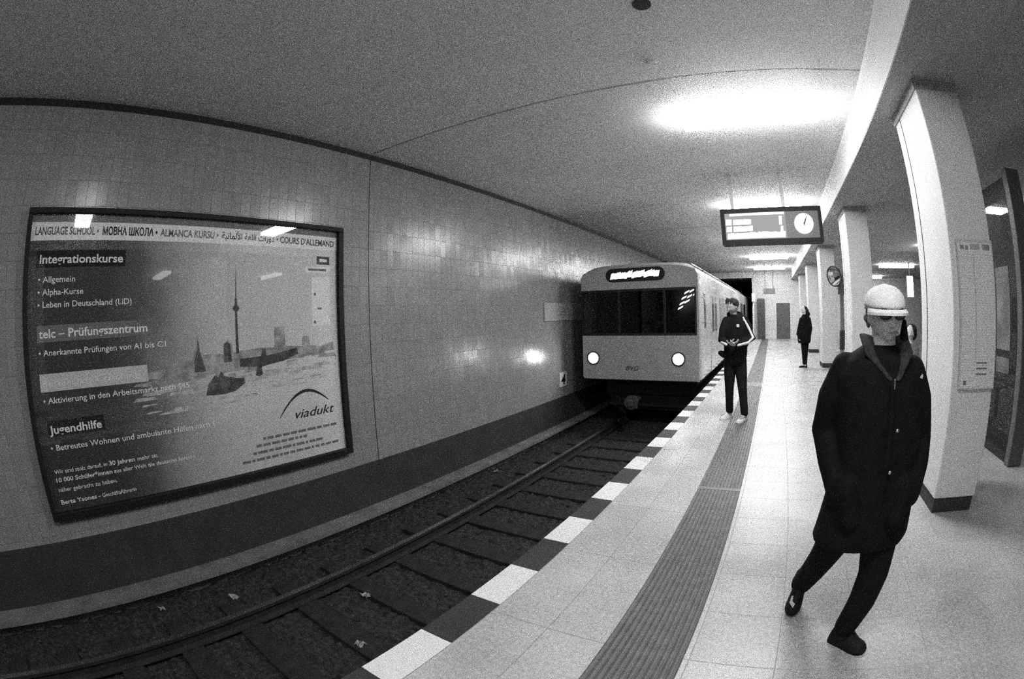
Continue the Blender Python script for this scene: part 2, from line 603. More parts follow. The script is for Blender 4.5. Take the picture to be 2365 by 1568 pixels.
TX = -2.81
b = MB().box(TX - 1.2, TX + 1.2, -0.12, 0.12, -0.17, 0.0, 0.012)
sl = b.build('railway_sleeper', M['sleeper'])
tag(sl, 'dark timber sleeper lying across the near track under the rails', 'sleeper', 'sleepers of the near track')
y = -2.9
first = True
while y < 9.2:
    o = sl if first else sl.copy()
    if not first:
        COL.objects.link(o)
    o.location = (0, y, -1.08)
    first = False
    y += 0.66
for xr, lab in ((TX - 0.72, 'long steel rail nearer the tiled wall'), (TX + 0.72, 'long steel rail nearer the platform edge')):
    prof = [(-.062, 0), (.062, 0), (.062, .012), (.012, .03), (.012, .105), (.034, .115), (.034, .146), (-.034, .146), (-.034, .115), (-.012, .105), (-.012, .03), (-.062, .012)]
    t = MB().prism([(xr + a, Y0, -1.08 + h) for a, h in prof], (0, 60, 0)).build('rail', M['rust'])
    tag(t, lab, 'rail')
    MB().box(xr - .03, xr + .03, Y0, 48, -0.9345, -0.933).build('rail_head', M['rail'], t)

scraps = [((-4.28, 0.35, -1.10), 'torn paper scrap on the ballast below the poster, close to the wall ledge'),
          ((-4.05, 1.16, -1.10), 'paper scrap lying on the ballast beside the wall ledge, next along from the torn one'),
          ((-3.18, 2.24, -1.09), 'pale crumpled scrap between the rails of the near track'),
          ((-2.63, 1.67, -1.09), 'small pale scrap in the middle of the track near the lower frame edge'),
          ((-4.30, 6.1, -1.09), 'pale scrap on the track far along beside the dark wall ledge')]
for (x, y, z), lab in scraps:
    b = MB()
    q = [[b.bm.verts.new((x + (i - 1.5) * .03 + rnd.uniform(-.012, .012), y + (j - 1.5) * .022 + rnd.uniform(-.012, .012), z + rnd.uniform(0, .045))) for j in range(4)] for i in range(4)]
    for i in range(3):
        for j in range(3):
            b.bm.faces.new((q[i][j], q[i + 1][j], q[i + 1][j + 1], q[i][j + 1]))
    tag(b.build('paper_scrap', M['paper']), lab, 'litter')

# ------------------------------------------------------------------ lamps
def lamp(x, y, z, half, depth, material, label, group):
    t = empty('ceiling_lamp', (x, y, z), label, 'lamp', group)
    MB().box(x - half + .03, x + half - .03, y - depth + .03, y + depth - .03, z - .04, z, .006).build('housing', M['white_metal'], t)
    b = MB().box(x - half, x + half, y - depth, y + depth, z - .125, z - .041)
    b.build('diffuser', material, t)
    return t


lab = {5.0: 'bright tube lamp on the ceiling in front of the departure board',
       9.75: 'tube lamp on the ceiling hidden just behind the departure board',
       14.5: 'tube lamp on the ceiling between the hanging board and the far lamps',
       19.25: 'nearest of the tube lamps seen under the departure board',
       24.0: 'tube lamp on the ceiling closest to the end wall',
       0.25: 'tube lamp on the ceiling straight above the near platform edge',
       -9.25: 'tube lamp on the ceiling at the rear of the platform',
       -4.5: 'tube lamp on the ceiling further back along the platform'}
for y in (5.0, 9.75, 14.5, 19.25, 24.0, 0.25, -4.5, -9.25):
    lamp(0.02, y, 3.77, 0.83, 0.19, M['lamp_dimmed' if y < 1 else 'lamp'], lab[y], 'tube lamps above the near platform edge')
lab = {3.4: 'tube lamp over the other track side level with the first column',
       7.55: 'tube lamp seen past the dark display case',
       13.3: 'tube lamp over the other track side behind the first column',
       19.05: 'larger glowing tube lamp above the capped man',
       25.2: 'small far tube lamp above the capped man'}
for y in (3.4, 7.55, 13.3, 19.05, 25.2):
    lamp(5.8, y, 3.36, 0.83, 0.15, M['lamp_far' if y > 10 else 'lamp_far_dimmed'], lab[y], 'tube lamps above the other platform side')

t = MB().cyl((-0.78, 3.67, 3.752), (-0.78, 3.67, 3.77), 0.045, 20).build('ceiling_plate', M['white_metal'], smooth=False)
tag(t, 'small pale round cover plate on the ceiling', 'cover plate')
t = MB().cyl((-0.57, 2.76, 3.755), (-0.57, 2.76, 3.77), 0.07, 20).build('ceiling_plate', M['dark_plinth'], smooth=False)
tag(t, 'dark round cover plate on the ceiling at the upper frame edge', 'cover plate')

# ------------------------------------------------------------------ columns
cols = [(3.35, 'first column, broad and pale, carrying the timetable case'), (8.15, 'second column behind the capped man'),
        (13.0, 'third column beside the person in black'), (17.85, 'fourth column along the platform'), (22.7, 'fifth column by the end wall'), (-1.5, 'column behind the camera')]
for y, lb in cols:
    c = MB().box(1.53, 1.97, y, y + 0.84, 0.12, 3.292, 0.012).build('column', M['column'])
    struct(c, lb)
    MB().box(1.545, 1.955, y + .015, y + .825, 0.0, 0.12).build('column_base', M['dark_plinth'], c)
    MB().box(1.515, 1.985, y - .006, y + .855, 3.20, 3.292).build('column_shade_band', M['ceiling_low'], c)  # grey ring added for the shadow at the column top
    MB().box(1.5275, 1.531, y + .655, y + .67, 0.12, 3.2).build('column_joint', M['dark_plinth'], c)

# ------------------------------------------------------------------ framed poster on the wall
px = -4.6
po = empty('poster_case', (px, 1.42, -0.09), 'large framed language school advertisement on the tiled wall', 'billboard')
ya, yb, za, zb = -0.515, 3.35, -0.09, 2.665
b = MB()
fw = 0.075
b.box(px, px + .085, ya, yb, zb - .055, zb, .008)
b.box(px, px + .085, ya, yb, za, za + fw, .008)
b.box(px, px + .085, ya, ya + .05, za + fw, zb - .055, .008)
b.box(px, px + .085, yb - fw, yb, za + fw, zb - .055, .008)
b.build('frame', M['frame'], po)
# printed sheet: dark on one side, pale landscape on the other
mp = mat('poster_print', 0.3, 0.5, 0.2)
nt = mp.node_tree
tc = nn(nt, 'ShaderNodeTexCoord')
sx = nn(nt, 'ShaderNodeSeparateXYZ')
nt.links.new(tc.outputs['Object'], sx.inputs[0])
no = nn(nt, 'ShaderNodeTexNoise')
no.inputs['Scale'].default_value = 1.6
no.inputs['Detail'].default_value = 5
nt.links.new(tc.outputs['Object'], no.inputs['Vector'])
rp = nn(nt, 'ShaderNodeValToRGB')
yy = math_node(nt, 'MULTIPLY_ADD', no.outputs[0], 0.16)
nt.links.new(math_node(nt, 'SUBTRACT', math_node(nt, 'DIVIDE', math_node(nt, 'ADD', sx.outputs[1], 0.5), 3.85), 0.08), yy.node.inputs[2])
nt.links.new(yy, rp.inputs[0])
el = rp.color_ramp.elements
el[0].position, el[0].color = 0.24, (0.055, 0.055, 0.055, 1)
el[1].position, el[1].color = 1.0, (0.76, 0.76, 0.76, 1)
for p_, v_ in ((0.34, .11), (0.46, .38), (0.62, .56), (0.85, .62)):
    e = rp.color_ramp.elements.new(p_)
    e.color = (v_, v_, v_, 1)
nt.links.new(rp.outputs[0], nt.nodes['Principled BSDF'].inputs['Base Color'])
sheet = MB().box(px + .001, px + .03, ya + .02, yb - .02, za + .02, zb - .02).build('poster', mp, po)
L1 = px + .032
EX, EY, EZ = (1, 0, 0), (0, 1, 0), (0, 0, 1)


def flat(mb, y0, y1, z0, z1, x):
    mb.quad((x, y0, z0), (x, y1, z0), (x, y1, z1), (x, y0, z1))


b = MB()
flat(b, ya + .03, yb - fw, 2.375, 2.54, L1)
b.build('headline_band', M['print_white'], sheet, normals=False)
b = MB()
flat(b, ya + .03, yb - fw, 2.54, 2.62, L1)
b.build('top_strip', M['print_grey'], sheet, normals=False)
for (y0, y1, z0, z1, mm) in ((-0.378, 0.635, 2.135, 2.284, 'print_black'), (-0.36, 0.93, 1.49, 1.635, 'print_grey'), (-0.36, 0.86, 1.065, 1.22, 'print_light'), (-0.337, 0.315, 0.672, 0.812, 'print_black')):
    b = MB()
    flat(b, y0, y1, z0, z1, L1)
    b.build('heading_box', M[mm], sheet, normals=False)
# landscape: skyline with a slim tower, trees and a low river bank
b = MB()
X = L1 - .001
sky = [(0.55, 1.09), (0.55, 1.13), (1.0, 1.15), (1.14, 1.21), (1.38, 1.22), (1.40, 1.29), (1.425, 1.33), (1.45, 1.465), (1.475, 1.33), (1.50, 1.27), (1.62, 1.26), (1.74, 1.255), (1.745, 1.36), (1.775, 1.37), (1.80, 1.40), (1.825, 1.37), (1.85, 1.36), (1.855, 1.26),
       (1.92, 1.27), (2.2, 1.29), (2.38, 1.28), (2.39, 1.50), (2.52, 1.50), (2.53, 1.29), (2.75, 1.27), (2.76, 1.38), (2.85, 1.38), (2.86, 1.28), (3.0, 1.25), (3.2, 1.30), (3.2, 1.2), (2.5, 1.15), (2.2, 1.08), (1.4, 1.06)]
b.poly([(X, a, c) for a, c in sky])
b.build('skyline', M['print_mid'], sheet, normals=False)
b = MB()
X = L1 - .0003
tw = [(1.898, 1.25), (1.903, 1.68), (1.888, 1.69), (1.872, 1.712), (1.888, 1.735), (1.900, 1.742), (1.901, 1.80), (1.909, 1.82), (1.911, 2.0), (1.915, 2.17), (1.919, 2.0), (1.921, 1.82), (1.929, 1.80), (1.930, 1.742), (1.942, 1.735), (1.958, 1.712), (1.942, 1.69), (1.927, 1.68), (1.932, 1.25)]
b.poly([(X, a, c) for a, c in tw])
for pts in ([(1.93, 1.11), (1.94, 1.19), (2.20, 1.20), (2.22, 1.27), (2.26, 1.27), (2.27, 1.20), (2.5, 1.23), (2.68, 1.26), (2.69, 1.19), (2.5, 1.13), (2.2, 1.09)],
            [(1.745, 1.17), (1.75, 1.35), (1.79, 1.38), (1.83, 1.35), (1.84, 1.17)],
            [(1.39, 1.10), (1.40, 1.24), (1.435, 1.30), (1.45, 1.44), (1.465, 1.30), (1.50, 1.2), (1.52, 1.1)],
            [(1.50, 0.86), (1.54, 0.97), (1.62, 1.05), (1.66, 1.03), (1.70, 1.08), (1.74, 1.03), (1.80, 1.02), (1.88, 1.0), (1.97, 0.99), (1.98, 0.94), (1.86, 0.87), (1.7, 0.85)],
            [(2.12, 1.0), (2.14, 1.09), (2.20, 1.10), (2.21, 1.01), (2.17, 0.99)]):
    b.poly([(X, a, c) for a, c in pts])
b.build('tower_and_trees', M['print_dark'], sheet, normals=False)
for (y0, y1, z0, z1, mm) in ((2.985, 3.17, 2.205, 2.30, 'print_dark'), (2.82, 3.18, 2.105, 2.175, 'print_white'), (2.905, 3.172, 1.49, 2.055, 'print_white')):
    b = MB()
    flat(b, y0, y1, z0, z1, L1)
    b.build('partner_logo_panel', M[mm], sheet, normals=False)
# soft grey roofs and river banks below the skyline
for mm, cnt, zc, hh in (('print_mid', 26, 1.06, .05), ('print_bank', 34, .93, .045), ('print_bank', 22, .78, .03)):
    b = MB()
    for i in range(cnt):
        a_ = .75 + 2.35 * (i + rnd.random()) / cnt
        c_ = zc + rnd.uniform(-.05, .05) + (.08 if a_ > 2.2 else 0)
        w_, h_ = rnd.uniform(.05, .16), hh * rnd.uniform(.5, 1.1)
        b.poly([(L1 - .0014 + i * 1e-5, a_ - w_, c_), (L1 - .0014 + i * 1e-5, a_ + w_, c_ + rnd.uniform(-.01, .03)), (L1 - .0014 + i * 1e-5, a_ + w_ * .8, c_ + h_), (L1 - .0014 + i * 1e-5, a_ - w_ * .7, c_ + h_ * rnd.uniform(.6, 1.1))])
    b.build('riverbank', M[mm], sheet, normals=False)
TX0 = L1 + .0012


def line(name, material, body, y0, z0, wd, cap, bold=0.0, shear=0.0):
    q = MB()
    text_into(q, body, (TX0, y0, z0), EY, EZ, wd, cap, bold, shear)
    return q.build(name, M[material], sheet, normals=False)


M['print_pale'] = mat('print_pale', 0.72, 0.6, 0.2)
line('headline_text', 'print_dark', 'LANGUAGE SCHOOL \u2022', -0.417, 2.425, .73, .075, .02)
line('headline_text', 'print_black', '\u041c\u041e\u0412\u041d\u0410 \u0428\u041a\u041e\u041b\u0410 \u2022', .357, 2.425, .62, .075, .03)
line('headline_text', 'print_grey', 'ALMANCA KURSU \u2022', 1.01, 2.425, .68, .075, .02)
ARABIC = (65172, 65268, 65255, 65166, 65252, 65247, 65271, 65165, 32, 65172, 65232, 65248, 65247, 65165, 32, 65173, 65165, 65197, 65261, 65193)
line('headline_text', 'print_black', ''.join(chr(c) for c in ARABIC), 1.73, 2.43, .66, .07, .01)
line('headline_text', 'print_dark', '\u2022 COURS D\u2019ALLEMAND', 2.42, 2.425, .81, .075, .02)
line('logo_text', 'print_black', 'viadukt', 2.59, 0.465, .56, .105, 0.0, .35)
b = MB()
arc = []
for i in range(25):
    q_ = i / 24
    arc.append((2.376 + 0.70 * q_, 0.475 + 0.29 * math.sin(PI * (0.02 + 0.80 * q_) ** 0.92), 0.004 + 0.013 * math.sin(PI * q_) ** 0.7))
for (a0, c0, w0), (a1, c1, w1) in zip(arc, arc[1:]):
    b.poly([(TX0, a0, c0 - w0), (TX0, a1, c1 - w1), (TX0, a1, c1 + w1), (TX0, a0, c0 + w0)])
bmesh.ops.remove_doubles(b.bm, verts=b.bm.verts[:], dist=1e-5)
b.build('logo_arc', M['print_black'], sheet, normals=False)
# the address block is too fine to read in the photograph: it is set as rows of short strokes
for y0, wd, z0 in ((2.13, 1.03, 0.30), (2.03, .70, 0.232), (1.98, .95, 0.158), (1.83, 1.33, 0.083)):
    b = MB()
    u = y0
    while u < y0 + wd:
        ln = rnd.uniform(.03, .12)
        flat(b, u, min(u + ln, y0 + wd), z0, z0 + .028, TX0)
        u += ln + .022
    b.build('small_print', M['print_grey'], sheet, normals=False)
for y0, y1, z0, z1 in ((2.86, 3.12, 2.128, 2.152), (2.94, 2.97, 1.84, 1.87), (2.99, 3.05, 1.68, 1.70), (2.93, 2.96, 1.52, 1.55)):
    b = MB()
    flat(b, y0, y1, z0, z1, TX0)
    b.build('partner_logo', M['print_grey'], sheet, normals=False)
b = MB()
flat(b, 3.02, 3.13, 2.235, 2.27, TX0)
b.build('partner_logo', M['print_white'], sheet, normals=False)
for nm, body, y0, z0, wd, cap, bold in (
        ('heading_text', 'Integrationskurse', -0.337, 2.172, .945, .078, .02),
        ('list_text', '\u2022 Allgemein', -0.345, 2.005, .425, .055, .010),
        ('list_text', '\u2022 Alpha-Kurse', -0.345, 1.895, .52, .055, .010),
        ('list_text', '\u2022 Leben in Deutschland (LiD)', -0.345, 1.787, 1.06, .055, .010),
        ('heading_text', 'telc \u2013 Pr\u00fcfungszentrum', -0.335, 1.527, 1.22, .078, .02),
        ('list_text', '\u2022 Anerkannte Pr\u00fcfungen von', -0.345, 1.374, 1.04, .055, .010),
        ('list_text', 'A1', 0.725, 1.374, .085, .055, .02),
        ('list_text', 'bis C1', 0.85, 1.374, .235, .055, .010),
        ('list_text', '\u2022 Aktivierung in den Arbeitsmarkt nach \u00a745', -0.345, 0.962, 1.66, .055, .010),
        ('heading_text', 'Jugendhilfe', -0.325, 0.697, .605, .075, .02),
        ('list_text', '\u2022 Betreutes Wohnen und ambulante Hilfen nach \u00a7', -0.345, 0.545, 1.91, .055, .010),
        ('paragraph_text', 'Wir sind stolz darauf, in', -0.362, 0.338, .62, .040, .010),
        ('paragraph_text', '30 Jahren', 0.28, 0.338, .30, .042, .02),
        ('paragraph_text', 'mehr als', 0.61, 0.338, .23, .040, .010),
        ('paragraph_text', '10 000 Sch\u00fcler*innen', -0.362, 0.260, .66, .042, .02),
        ('paragraph_text', 'aus aller Welt die deutsche Sprache', 0.32, 0.260, .96, .040, .010),
        ('paragraph_text', 'n\u00e4her gebracht zu haben.', -0.362, 0.170, .695, .040, .010),
        ('paragraph_text', 'Berta Ysones', -0.372, 0.052, .43, .042, .02),
        ('paragraph_text', '\u2013 Gesch\u00e4ftsf\u00fchrerin', 0.075, 0.052, .45, .040, .010)):
    line(nm, 'print_white', body, y0, z0, wd, cap, bold)
line('heading_text', 'print_pale', 'Berufliches Coaching', -0.335, 1.11, 1.1, .06, .01)
b = MB()
flat(b, ya + .04, yb - .06, za + .06, zb - .045, px + .06)
b.build('glass_pane', M['glass'], po, normals=False)

# ------------------------------------------------------------------ signs on the wall
t = empty('station_sign', (px, 9.4, 1.4), 'pale station name panel on the tiled wall beside the train', 'sign')
MB().box(px, px + .03, 8.42, 11.2, 1.40, 1.79, .004).build('panel', mat('sign_panel', .38, .5), t)
b = MB()
u = 9.0
for ln, h in ((.10, .2), (.12, .14), (.12, .14), (.12, .17), (.10, .14), (.05, .2), (.12, .2), (.12, .17), (.05, .2), (.12, .14), (.06, .17), (.10, .14)):
    flat(b, u, u + ln, 1.52, 1.52 + h, px + .0315)
    flat(b, u + ln * .35, u + ln * .7, 1.50, 1.53, px + .0315)
    u += ln + .05
b.build('lettering', M['print_mid'], t, normals=False)
t = empty('stop_sign', (px, 9.25, -0.08), 'small white square stop marker with a dark numeral low on the wall', 'sign')
MB().box(px, px + .02, 9.07, 9.43, -0.08, 0.245, .003).build('panel', mat('marker_panel', .75, .5), t)
b = MB()
text_into(b, '4', (px + .0215, 9.13, -0.03), EY, EZ, .22, .23, .03, .15)
b.build('numeral', M['print_black'], t, normals=False)

# ------------------------------------------------------------------ train
tr = empty('subway_train', (TX, 9.3, -0.93), 'pale subway train with two bright headlights coming into the station', 'train')
YF = 9.30


def section(hw, top, bot, y):
    """Body outline across the train: upright sides, canted shoulders, flat roof."""
    h = hw
    pts = [(-h + .03, bot), (-h, bot + .05), (-h, 2.30 * 1), (-h + .06, 2.40), (-h + .30, top - .03), (-h + .55, top), (0, top + .02),
           (h - .55, top), (h - .30, top - .03), (h - .06, 2.40), (h, 2.30), (h, bot + .05), (h - .03, bot)]
    return [(TX + a, y, z) for a, z in pts]


body = MB()
secs = [section(1.30, 2.50, .12, YF), section(1.325, 2.53, .10, YF + .04), section(1.34, 2.56, .10, YF + .14), section(1.34, 2.58, .10, YF + 0.5),
        section(1.34, 2.58, .10, 20.4), section(1.30, 2.5, .10, 20.45), section(1.30, 2.5, .10, 20.9), section(1.34, 2.58, .10, 20.95), section(1.34, 2.58, .10, 45)]
# keep an opening in the front for the windscreen: the front face is made of panels
n = len(secs[0])
body.rings(secs, cap=False)
fs = secs[0]
wx0, wx1, wz0, wz1 = TX - 1.285, TX + 1.235, 1.085, 2.0
# front below the windscreen
body.poly([(TX - 1.27, YF, .12), (TX + 1.27, YF, .12), (TX + 1.30, YF, .17), (TX + 1.30, YF, wz0), (TX - 1.30, YF, wz0), (TX - 1.30, YF, .17)])
up = [p for p in fs if p[2] > 2.0]
body.poly([(TX - 1.30, YF, wz1)] + up + [(TX + 1.30, YF, wz1)])
body.quad((TX - 1.30, YF, wz0), (wx0, YF, wz0), (wx0, YF, wz1), (TX - 1.30, YF, wz1))
body.quad((wx1, YF, wz0), (TX + 1.30, YF, wz0), (TX + 1.30, YF, wz1), (wx1, YF, wz1))
bo = body.build('car_body', M['train'], tr, normals=True)
b = MB()
b.box(TX - 1.28, TX + 1.28, YF + 1.0, YF + 1.05, .3, 2.45)
b.box(TX - 1.29, TX + 1.29, YF + .03, YF + 1.0, .55, .75)
b.box(TX - 1.2, TX + 1.2, YF + .08, YF + .4, .75, 1.06)
for xx in (TX - .42, TX + .58):
    b.box(xx - .04, xx + .04, YF + .9, YF + 1.0, .75, 2.4)
b.build('cab_interior', M['train_dark'], tr)
b = MB().quad((wx0 - .01, YF + .012, wz0 - .01), (wx1 + .01, YF + .012, wz0 - .01), (wx1 + .01, YF + .012, wz1 + .01), (wx0 - .01, YF + .012, wz1 + .01))
ws = b.build('windscreen', M['train_glass'], tr, normals=False)
b = MB()
for (x0, x1, z0, z1) in ((wx0 - .02, wx1 + .02, wz1 - .02, wz1 + .03), (wx0 - .02, wx1 + .02, wz0 - .03, wz0 + .02), (wx0 - .02, wx0 + .02, wz0 + .02, wz1 - .02), (wx1 - .02, wx1 + .02, wz0 + .02, wz1 - .02), (TX - .46, TX - .40, wz0 + .02, wz1 - .02), (TX + .55, TX + .60, wz0 + .02, wz1 - .02)):
    b.box(x0, x1, YF - .006, YF + .02, z0, z1)
b.build('windscreen_frame', M['train_dark'], tr)
b = MB()
for i, (x0, z0) in enumerate(((-1.86, 1.92), (-1.74, 1.95), (-1.93, 1.80), (-1.80, 1.83), (-1.66, 1.88), (-1.98, 1.68), (-1.86, 1.72), (-2.02, 1.58))):
    xs = x0 - .10
    b.prism([(xs, YF + .8, z0), (xs + .10, YF + .8, z0 + .05), (xs + .12, YF + .8, z0 + .085), (xs + .02, YF + .8, z0 + .04)], (0, .02, 0))
b.build('saloon_light', M['saloon'], tr)
b = MB()
b.tube([(TX - 1.0, YF + .5, 1.0), (TX - 1.0, YF + .5, 1.45)], [.2, .16], 14)
b.ell((TX - .95, YF + .5, 1.66), (.1, .11, .13))
b.build('seat_back', M['train_dark'], tr, True)
# destination display
def stadium(x0, x1, z0, z1, y, nseg=8):
    r = (z1 - z0) / 2
    pts = [(x1 - r + r * math.cos(a), y, (z0 + z1) / 2 + r * math.sin(a)) for a in [-PI / 2 + PI * i / nseg for i in range(nseg + 1)]]
    pts += [(x0 + r + r * math.cos(a), y, (z0 + z1) / 2 + r * math.sin(a)) for a in [PI / 2 + PI * i / nseg for i in range(nseg + 1)]]
    return pts


ds = MB().prism(stadium(-3.52, -2.20, 2.19, 2.475, YF - .012), (0, .02, 0)).build('destination_display', M['train_dark'], tr)
b = MB()
for i in range(20):
    x0 = -3.42 + i * .054
    lo = 2.245 + rnd.uniform(0, .03) + i * .0010
    b.poly([(x0, YF - .014, lo), (x0 + .052, YF - .014, lo + .004), (x0 + .085, YF - .014, lo + rnd.uniform(.12, .15)), (x0 + .033, YF - .014, lo + .115)])
b.build('lit_text', M['display'], ds, normals=False)
for xh in (-3.86, -1.955):
    hl = MB().tube([(xh, YF - .02, .57), (xh, YF + .05, .57)], .15, 20, ends=False).build('headlight', M['train_dark'], tr)
    hx = [(xh + .115 * math.cos(a), YF - .024, .57 + .115 * math.sin(a)) for a in [2 * PI * i / 20 for i in range(20)]]
    MB().prism(hx, (0, .01, 0)).build('headlight_lens', M['headlight'], hl)
b = MB()
text_into(b, 'BVG', (-3.12, YF - .003, .32), EX, EZ, .30, .10, .02, .3)
b.build('operator_mark', M['print_dark'], tr, normals=False)
b = MB().tube([(TX - .1, YF + .25, -.32), (TX - .1, YF - .15, -.32)], .07, 14)
b.tube([(TX - .1, YF - .28, -.32), (TX - .1, YF - .12, -.32)], [.15, .13], 18, ends=False)
b.box(TX - .16, TX - .04, YF - .34, YF - .27, -.40, -.26, .02)
b.box(TX + .0, TX + .05, YF - .29, YF - .27, -.44, -.32)
b.build('coupler', mat('coupler_steel', .06, .5, .5, .3, 12), tr)
b = MB().box(TX - 1.1, TX + 1.1, YF + .95, 44, -.40, .12)
b.box(TX - .95, TX + .95, YF + .8, YF + 1.0, -.6, -.35)
b.build('underframe', M['train_dark'], tr)
for yb in (YF + 2.2, YF + 9.0):
    bg = MB().box(TX - .95, TX + .95, yb - 1.2, yb + 1.2, -.72, -.42).build('bogie', M['train_dark'], tr)
    for dy in (-.95, .95):
        for sx_ in (-.72, .72):
            MB().cyl((TX + sx_ - .05, yb + dy, -.52), (TX + sx_ + .05, yb + dy, -.52), .41, 24).build('wheel', M['rust'], bg)
# side of the train: windows and double doors
XS = TX + 1.34
for y0, y1 in ((9.78, 10.02), (12.75, 14.3), (16.0, 17.4), (18.7, 20.0), (21.4, 22.6), (24.0, 25.4)):
    MB().box(XS - .01, XS + .006, y0, y1, 1.18, 1.92, .004).build('side_window', M['window_dark'], tr)
for yc in (11.5, 15.15, 18.05, 23.3):
    for s in (-1, 1):
        dr = MB().box(XS - .005, XS + .012, yc + min(0, s * .62) + .012, yc + max(0, s * .62) - .012, .14, 2.12, .004).build('door', M['train'], tr)
        MB().box(XS + .008, XS + .016, yc + min(s * .12, s * .46), yc + max(s * .12, s * .46), 1.05, 1.90, .003).build('door_window', M['window_dark'], dr)
b = MB().tube([(XS - .3, 10.2, 2.585), (XS - .3, 44, 2.585)], .015, 8)
b.build('roof_highlight', M['white_metal'], tr)  # pale tube stands in for the highlight along the roof edge
b = MB().tube([(XS + .01, 9.55, 1.30), (XS + .05, 9.55, 1.33), (XS + .05, 9.55, 1.80), (XS + .01, 9.55, 1.83)], .012, 8)
b.build('grab_rail', M['grey_metal'], tr, True)

# ------------------------------------------------------------------ hanging departure board
YB = 7.5
bd_ = empty('departure_board', (.12, YB, 2.63), 'hanging departure board with lit lines of text and a round clock', 'sign')
x0, x1, z0, z1 = -0.755, 0.985, 2.585, 3.165
b = MB()
b.box(x0, x1, YB + .01, YB + .28, z0, z1, .01)
b.box(x0, x1, YB - .012, YB + .01, z1 - .075, z1)
b.box(x0, x1, YB - .012, YB + .01, z0, z0 + .07)
b.box(x0, x0 + .07, YB - .012, YB + .01, z0 + .07, z1 - .075)
b.box(x1 - .06, x1, YB - .012, YB + .01, z0 + .07, z1 - .075)
b.build('housing', M['frame'], bd_)
sc = MB().box(x0 + .07, .35, YB - .004, YB + .012, z0 + .07, z1 - .075).build('screen', M['display_dim'], bd_)
MB().box(.35, x1 - .06, YB - .004, YB + .012, z0 + .07, z1 - .075).build('clock_panel', mat('clock_panel', .12, .5), bd_)
b = MB()


def dashes(y, xa, xb, za, zb, step=.045):
    u = xa
    while u < xb - .01:
        wd = min(rnd.uniform(.025, .06), xb - u)
        h = (zb - za) * rnd.uniform(.82, 1.0)
        b.poly([(u, y, za), (u + wd, y, za), (u + wd + .008, y, za + h), (u + .008, y, za + h)])
        u += wd + .004


yt = YB - .0055
for xa, xb, za, zb in ((-.675, -.58, 2.90, 3.0), (-.55, -.25, 2.90, 2.99), (.235, .29, 2.88, 3.02), (-.67, -.585, 2.79, 2.885), (-.55, -.22, 2.79, 2.88), (.25, .30, 2.77, 2.87), (-.66, .33, 2.675, 2.775)):
    dashes(yt, xa, xb, za, zb)
b.build('lit_text', M['display'], sc, normals=False)
b = MB()
flat2 = [(-.60, yt, 3.045), (.335, yt, 3.045), (.335, yt, 3.083), (-.60, yt, 3.083)]
b.poly(flat2)
b.build('lit_header', emit('header_lit', .33), sc, normals=False)
cx, cz, cr = .662, 2.882, .165
cf = MB().cyl((cx, YB + .0, cz), (cx, YB - .02, cz), cr, 40).build('clock_face', M['clock'], bd_)
b = MB().cyl((cx, YB - .022, cz), (cx, YB - .028, cz), .012, 14)
b.prism([(cx - .006, YB - .024, cz - .03), (cx + .012, YB - .024, cz - .03), (cx + .062, YB - .024, cz + .115), (cx + .050, YB - .024, cz + .12)], (0, .002, 0))
b.prism([(cx - .008, YB - .024, cz - .0), (cx + .006, YB - .024, cz - .01), (cx + .038, YB - .024, cz + .07), (cx + .028, YB - .024, cz + .075)], (0, .002, 0))
b.build('clock_hands', M['print_dark'], cf)
for xh in (-.545, .345):
    MB().box(xh - .03, xh + .03, YB + .12, YB + .17, z1 - .005, 3.77).build('hanger', M['grey_metal'], bd_)

# ------------------------------------------------------------------ timetable case on the first column
YN = 3.35
nb_ = empty('timetable_case', (1.76, YN, .95), 'tall white timetable case on the face of the first column', 'notice board')
MB().box(1.585, 1.965, YN - .035, YN, .955, 2.02, .006).build('case', mat('case_frame', .55, .4), nb_)
sh = MB().box(1.597, 1.953, YN - .0365, YN - .035, .968, 1.995).build('sheet', mat('timetable_sheet', .8, .5, .3, .04, 12), nb_)
b = MB()
yy = YN - .0375
for xa, xb, za, zb in ((1.615, 1.655, 1.945, 1.975), (1.67, 1.70, 1.94, 1.975), (1.72, 1.82, 1.945, 1.985), (1.85, 1.93, 1.945, 1.985)):
    b.poly([(xa, yy, za), (xb, yy, za), (xb, yy, zb), (xa, yy, zb)])
b.poly([(1.741, yy, 1.15), (1.746, yy, 1.15), (1.746, yy, 1.93), (1.741, yy, 1.93)])
b.build('printed_header', M['print_mid'], sh, normals=False)
for z in (1.14, 1.10, 1.06):
    b = MB()
    b.poly([(1.755, yy, z), (1.87, yy, z), (1.87, yy, z + .010), (1.755, yy, z + .010)])
    b.build('printed_note', M['print_grey'], sh, normals=False)
b = MB()
b.poly([(1.63, yy, .99), (1.66, yy, .99), (1.66, yy, 1.02), (1.63, yy, 1.02)])
b.build('printed_mark', M['print_grey'], sh, normals=False)
nt = sh.data.materials[0].node_tree
tc = nn(nt, 'ShaderNodeTexCoord')
bk = nn(nt, 'ShaderNodeTexBrick')
bk.inputs['Scale'].default_value = 1.0
bk.inputs['Brick Width'].default_value = .033
bk.inputs['Row Height'].default_value = .019
bk.inputs['Mortar Size'].default_value = .0035
bk.inputs['Color1'].default_value = (.72, .72, .72, 1)
bk.inputs['Color2'].default_value = (.60, .60, .60, 1)
bk.inputs['Mortar'].default_value = (.78, .78, .78, 1)
sx = nn(nt, 'ShaderNodeSeparateXYZ')
cb = nn(nt, 'ShaderNodeCombineXYZ')
nt.links.new(tc.outputs['Object'], sx.inputs[0])
nt.links.new(sx.outputs[0], cb.inputs[0])
nt.links.new(sx.outputs[2], cb.inputs[1])
nt.links.new(cb.outputs[0], bk.inputs['Vector'])
